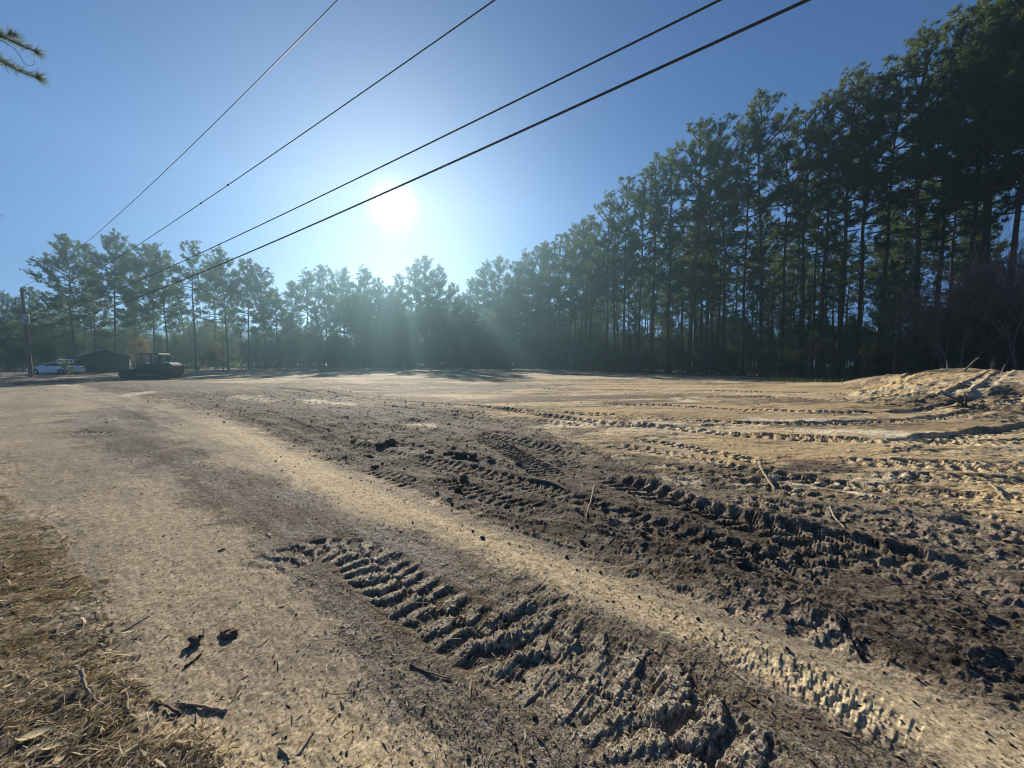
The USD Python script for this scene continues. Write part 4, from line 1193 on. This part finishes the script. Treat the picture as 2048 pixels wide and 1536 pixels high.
scatter('wood_chips', [strand(k + 60, .25 + .1 * (k % 3), .1) for k in range(4)], [M['straw'], M['straw'], M['stick'], M['mulch']], P, np.clip(g.lognormal(math.log(.0075), .5, len(P)) * (.7 + rr * .12), .003, .04), 'tiny pale and dark wood flecks over drive and soil', 'wood flecks', .3, .0)
P, g = sample(9000, 3, 30, lambda w, x, y: np.clip((w['soil'] * .5 + w['field'] * .35 + w['berm'] * .6), 0, 1), 105)
rr = np.hypot(P[:, 0], P[:, 1])
scatter('woody_debris', [strand(k + 40, .03, .2) for k in range(5)], [M['straw'], M['stick'], M['stick_dark'], M['straw'], M['stick']], P, np.clip(g.lognormal(math.log(.10), .5, len(P)) * (.6 + rr * .05), .04, .32), 'bits of root and straw strewn over the cleared field', 'debris', .25, .0)

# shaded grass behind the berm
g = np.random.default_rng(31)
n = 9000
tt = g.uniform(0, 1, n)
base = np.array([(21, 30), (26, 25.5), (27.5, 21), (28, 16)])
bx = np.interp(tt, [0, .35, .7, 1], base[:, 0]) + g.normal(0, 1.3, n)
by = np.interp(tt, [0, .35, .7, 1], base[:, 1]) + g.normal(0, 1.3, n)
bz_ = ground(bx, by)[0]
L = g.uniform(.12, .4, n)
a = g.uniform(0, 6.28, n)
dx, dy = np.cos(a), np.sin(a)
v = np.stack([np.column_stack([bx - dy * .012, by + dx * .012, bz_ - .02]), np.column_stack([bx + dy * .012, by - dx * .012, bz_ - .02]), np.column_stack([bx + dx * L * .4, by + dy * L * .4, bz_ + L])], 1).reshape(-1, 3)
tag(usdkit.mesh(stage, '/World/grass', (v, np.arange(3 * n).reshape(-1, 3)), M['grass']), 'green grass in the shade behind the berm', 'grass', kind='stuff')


def stick(pix, r, label, mat='stick', cate='stick', lift=0.0, heights=None, fork=None, group=None, name='stick'):
    """a stick lying on the ground through the photo's points"""
    p = np.array([gp(*q) for q in pix])
    z = ground(p[:, 0], p[:, 1])[0] + r * .8 + lift
    if heights is not None:
        z = z + np.array(heights)
    P = np.column_stack([p, z])
    n = max(6, len(P) * 4)
    s = np.r_[0, np.cumsum(np.linalg.norm(np.diff(P, axis=0), axis=1))]
    c = CubicSpline(s, P)(np.linspace(0, s[-1], n)) if len(P) > 2 else P[0] + (P[1] - P[0]) * np.linspace(0, 1, n)[:, None]
    g = np.random.default_rng(int(pix[0][0] * 7 + pix[0][1]))
    c = c + g.normal(0, r * .25, c.shape)
    o = thing(name, label, cate, tuple(c[0]), group=group)
    part('stem', tube(c - c[0], r * np.linspace(1.1, .6, n) * g.uniform(.85, 1.15, n), 7), M[mat], o, True)
    for fk in fork or ():
        q = np.array([gp(*k) for k in fk[0]])
        zz = ground(q[:, 0], q[:, 1])[0] + r * .7 + np.array(fk[1])
        Q = np.column_stack([q, zz]) - c[0]
        part('side_twig', tube(Q, np.linspace(r * .75, r * .4, len(Q)), 6), M[mat], o, True)
    return o


stick([(455, 1424), (412, 1418), (355, 1404)], .008, 'forked tan twig lying on the bare sand near the bottom left', fork=[([(425, 1420), (390, 1415), (350, 1412)], [0, .004, .012])])
stick([(360, 1432), (335, 1420), (312, 1410)], .007, 'short dark twig left of the forked twig on the sand', 'stick_dark')
stick([(256, 1432), (254, 1402)], .008, 'short pale stub standing in the straw edge at bottom left', heights=[0, .02])
stick([(395, 1470), (394, 1440), (391, 1405)], .0035, 'thin pale stem just under the forked twig')
stick([(558, 1500), (572, 1512), (580, 1522)], .006, 'small pale wood chip at the bottom centre of the sand')
stick([(370, 1335), (388, 1320), (407, 1303)], .006, 'dark straight twig below the two foreground clods', 'stick_dark')
stick([(200, 1290), (250, 1262), (300, 1232)], .004, 'long dark stem lying towards the sun beside the straw', 'stick_dark')
stick([(236, 1392), (270, 1382), (303, 1372)], .0035, 'thin straight stem above the pale stub in the straw edge', 'stick_dark')
stick([(165, 1370), (172, 1390), (180, 1398)], .009, 'curved pale root end poking from the straw', heights=[.035, .012, 0])
stick([(185, 1400), (140, 1450), (100, 1475)], .006, 'dark root half buried in the straw at bottom left', 'stick_dark')
stick([(820, 1330), (870, 1352), (905, 1360)], .005, 'reddish twig in the mulch at lower centre', 'stick_dark')
stick([(1075, 1475), (1095, 1500), (1110, 1545)], .004, 'long thin curved root at bottom centre of the churned sand', 'stick_dark')
stick([(1518, 942), (1530, 958), (1550, 978)], .022, 'pale stick leaning in the soil just below the middle tyre track', heights=[.12, .03, 0])
stick([(1190, 992), (1180, 1018), (1172, 1042)], .012, 'curled root sticking up at the dark soil edge in mid field', heights=[.10, .05, 0])
stick([(1062, 962), (1095, 968), (1130, 980)], .014, 'pale root lying along the ridge in mid field')
stick([(1660, 1030), (1672, 1045), (1690, 1060)], .01, 'thin stick beside the deep tyre rut at right', heights=[.06, .02, 0])
stick([(1980, 965), (2000, 985), (2015, 998)], .014, 'pale stick on the tan soil near the right edge')
stick([(1935, 738), (1948, 727), (1962, 716)], .035, 'weathered stick poking up and out of the berm crest', heights=None) if False else None

# dead wood on the berm
def poke(pts, r, label, mat='stick', forks=(), name='stick', cate='stick'):
    P = np.array(pts, float)
    o = thing(name, label, cate, tuple(P[0]))
    n = 10
    s = np.linspace(0, 1, len(P))
    c = CubicSpline(s, P)(np.linspace(0, 1, n)) if len(P) > 2 else P[0] + (P[1] - P[0]) * np.linspace(0, 1, n)[:, None]
    part('stem', tube(c - P[0], r * np.linspace(1.15, .6, n), 7), M[mat], o, True)
    for f in forks:
        Q = np.array(f, float) - P[0]
        part('side_branch', tube(Q, np.linspace(r * .8, r * .4, len(Q)), 6), M[mat], o, True)


def on_berm(px, py):
    """first meeting of a sight line with the ground surface"""
    u, f, w = ray(px, py)
    t = np.linspace(6, 30, 500)
    z = EYE + w * t - ground(u * t, f * t)[0]
    k = int(np.argmax(z < 0)) or len(t) - 1
    return np.array([u * t[k], f * t[k], EYE + w * t[k]]), t[k]


b0, t0 = on_berm(1932, 812)
A = lambda px, py: at(px, py, b0[1])
poke([b0 + [0, 0, -.05], A(1915, 800), A(1900, 793), A(1885, 787)], .045, 'dark dead branch with forked arms stuck in the berm slope', 'stick_dark',
     [[b0, A(1931, 798), A(1929, 785)], [b0, A(1950, 815), A(1972, 818)], [b0, A(1912, 812), A(1895, 815)]], 'dead_branch', 'branch')
c0, _ = on_berm(1925, 744)
k0 = at(1925, 744, c0[1])
poke([k0 + [0, 0, -.1], at(1942, 728, c0[1]), at(1958, 715, c0[1])], .04, 'pale weathered stick poking up from the berm crest')
poke([at(1892, 742, c0[1]), at(1894, 732, c0[1]), at(1893, 722, c0[1])], .025, 'short upright stub on the left of the berm crest')
poke([at(2002, 757, c0[1] - 1.5), at(2004, 742, c0[1] - 1.5), at(2011, 729, c0[1] - 1.5)], .025, 'thin bent stick standing on the berm crest near the right edge')

# large clods
def clod(px, py, r, label, group=None, name='dirt_clod', seed=0, mat='clod', squash=.8):
    x, y = gp(px, py)
    o = lump(300 + seed, 4, .75)
    o.apply_scale([r, r, r * squash])
    p = UsdGeom.Xform.Define(stage, path_for('/World', name))
    m = usdkit.mesh(stage, str(p.GetPath()) + '/lump', o, M[mat], smooth=True)
    p.AddTranslateOp().Set((x, y, gz_at(x, y) + r * squash * .45))
    tag(p, label, 'clod', group)


clod(392, 1284, .030, 'smaller upright clod of dark bark on the foreground sand', seed=1, squash=1.0, mat='bark_lump')
clod(458, 1268, .042, 'larger dark clod with a pale top on the foreground sand', seed=5, squash=.65, mat='bark_lump')
g = np.random.default_rng(55)
for n in range(12):
    px = 690 + n * 30 + g.uniform(-22, 22)
    clod(px, 876 + (px - 690) * .17 + g.uniform(-6, 6), g.uniform(.08, .13) if n % 5 in (2, 3) else g.uniform(.035, .06), 'dark lump of soil in the row of clods across the middle of the ploughed strip', 'row of soil clods', seed=10 + n)
for n in range(8):
    px = g.uniform(700, 1500)
    clod(px, 940 + (px - 700) * .27 + g.uniform(-45, -8), g.uniform(.03, .06), 'dark loose clod on the ploughed strip beside the pale sand', 'loose clods near the sand strip', seed=40 + n)

# dry leaves near the bottom left corner
def dead_leaf(px, py, L, rz, label):
    x, y = gp(px, py)
    t = np.linspace(0, 1, 7)
    w = .42 * L * np.sin(np.pi * t ** .8) ** .8 * .5
    z = .012 + .03 * L * 5 * (t - .5) ** 2
    top = [np.column_stack([t * L - L / 2, s * w, z + np.abs(s) * .06 * L]) for s in (-1, 0, 1)]
    v = np.vstack(top)
    f = []
    for a in (0, 7):
        for k in range(6):
            f += [[a + k, a + k + 1, a + k + 8], [a + k, a + k + 8, a + k + 7]]
    th_ = trimesh.Trimesh(np.vstack([v, v - [0, 0, .0015]]), f + [[b + 21, a + 21, c + 21] for a, b, c in f], process=False)
    o = thing('dry_leaf', label, 'leaf', (x, y, gz_at(x, y)), rz)
    part('blade', th_, M['leafdry'], o, True)
    part('stalk', tube([[-L / 2, 0, .02], [-L * .7, .01, .015]], [.0015, .0012], 5), M['stick'], o)


dead_leaf(72, 1478, .12, .5, 'largest pale dry leaf lying in the straw at bottom left')
dead_leaf(106, 1506, .075, .3, 'pale dry leaf right below the largest leaf in the straw')
dead_leaf(44, 1420, .05, .2, 'small bright dry leaf above the largest leaf in the straw')
dead_leaf(22, 1385, .05, 1.2, 'small pale leaf at the left edge of the straw')
dead_leaf(120, 1528, .07, 2.1, 'dry leaf at the very bottom of the straw')
dead_leaf(495, 1345, .03, .8, 'tiny whitish leaf alone on the bare sand below the larger clod')
print('trees', n1, n2, n3, n4, n5, n6)
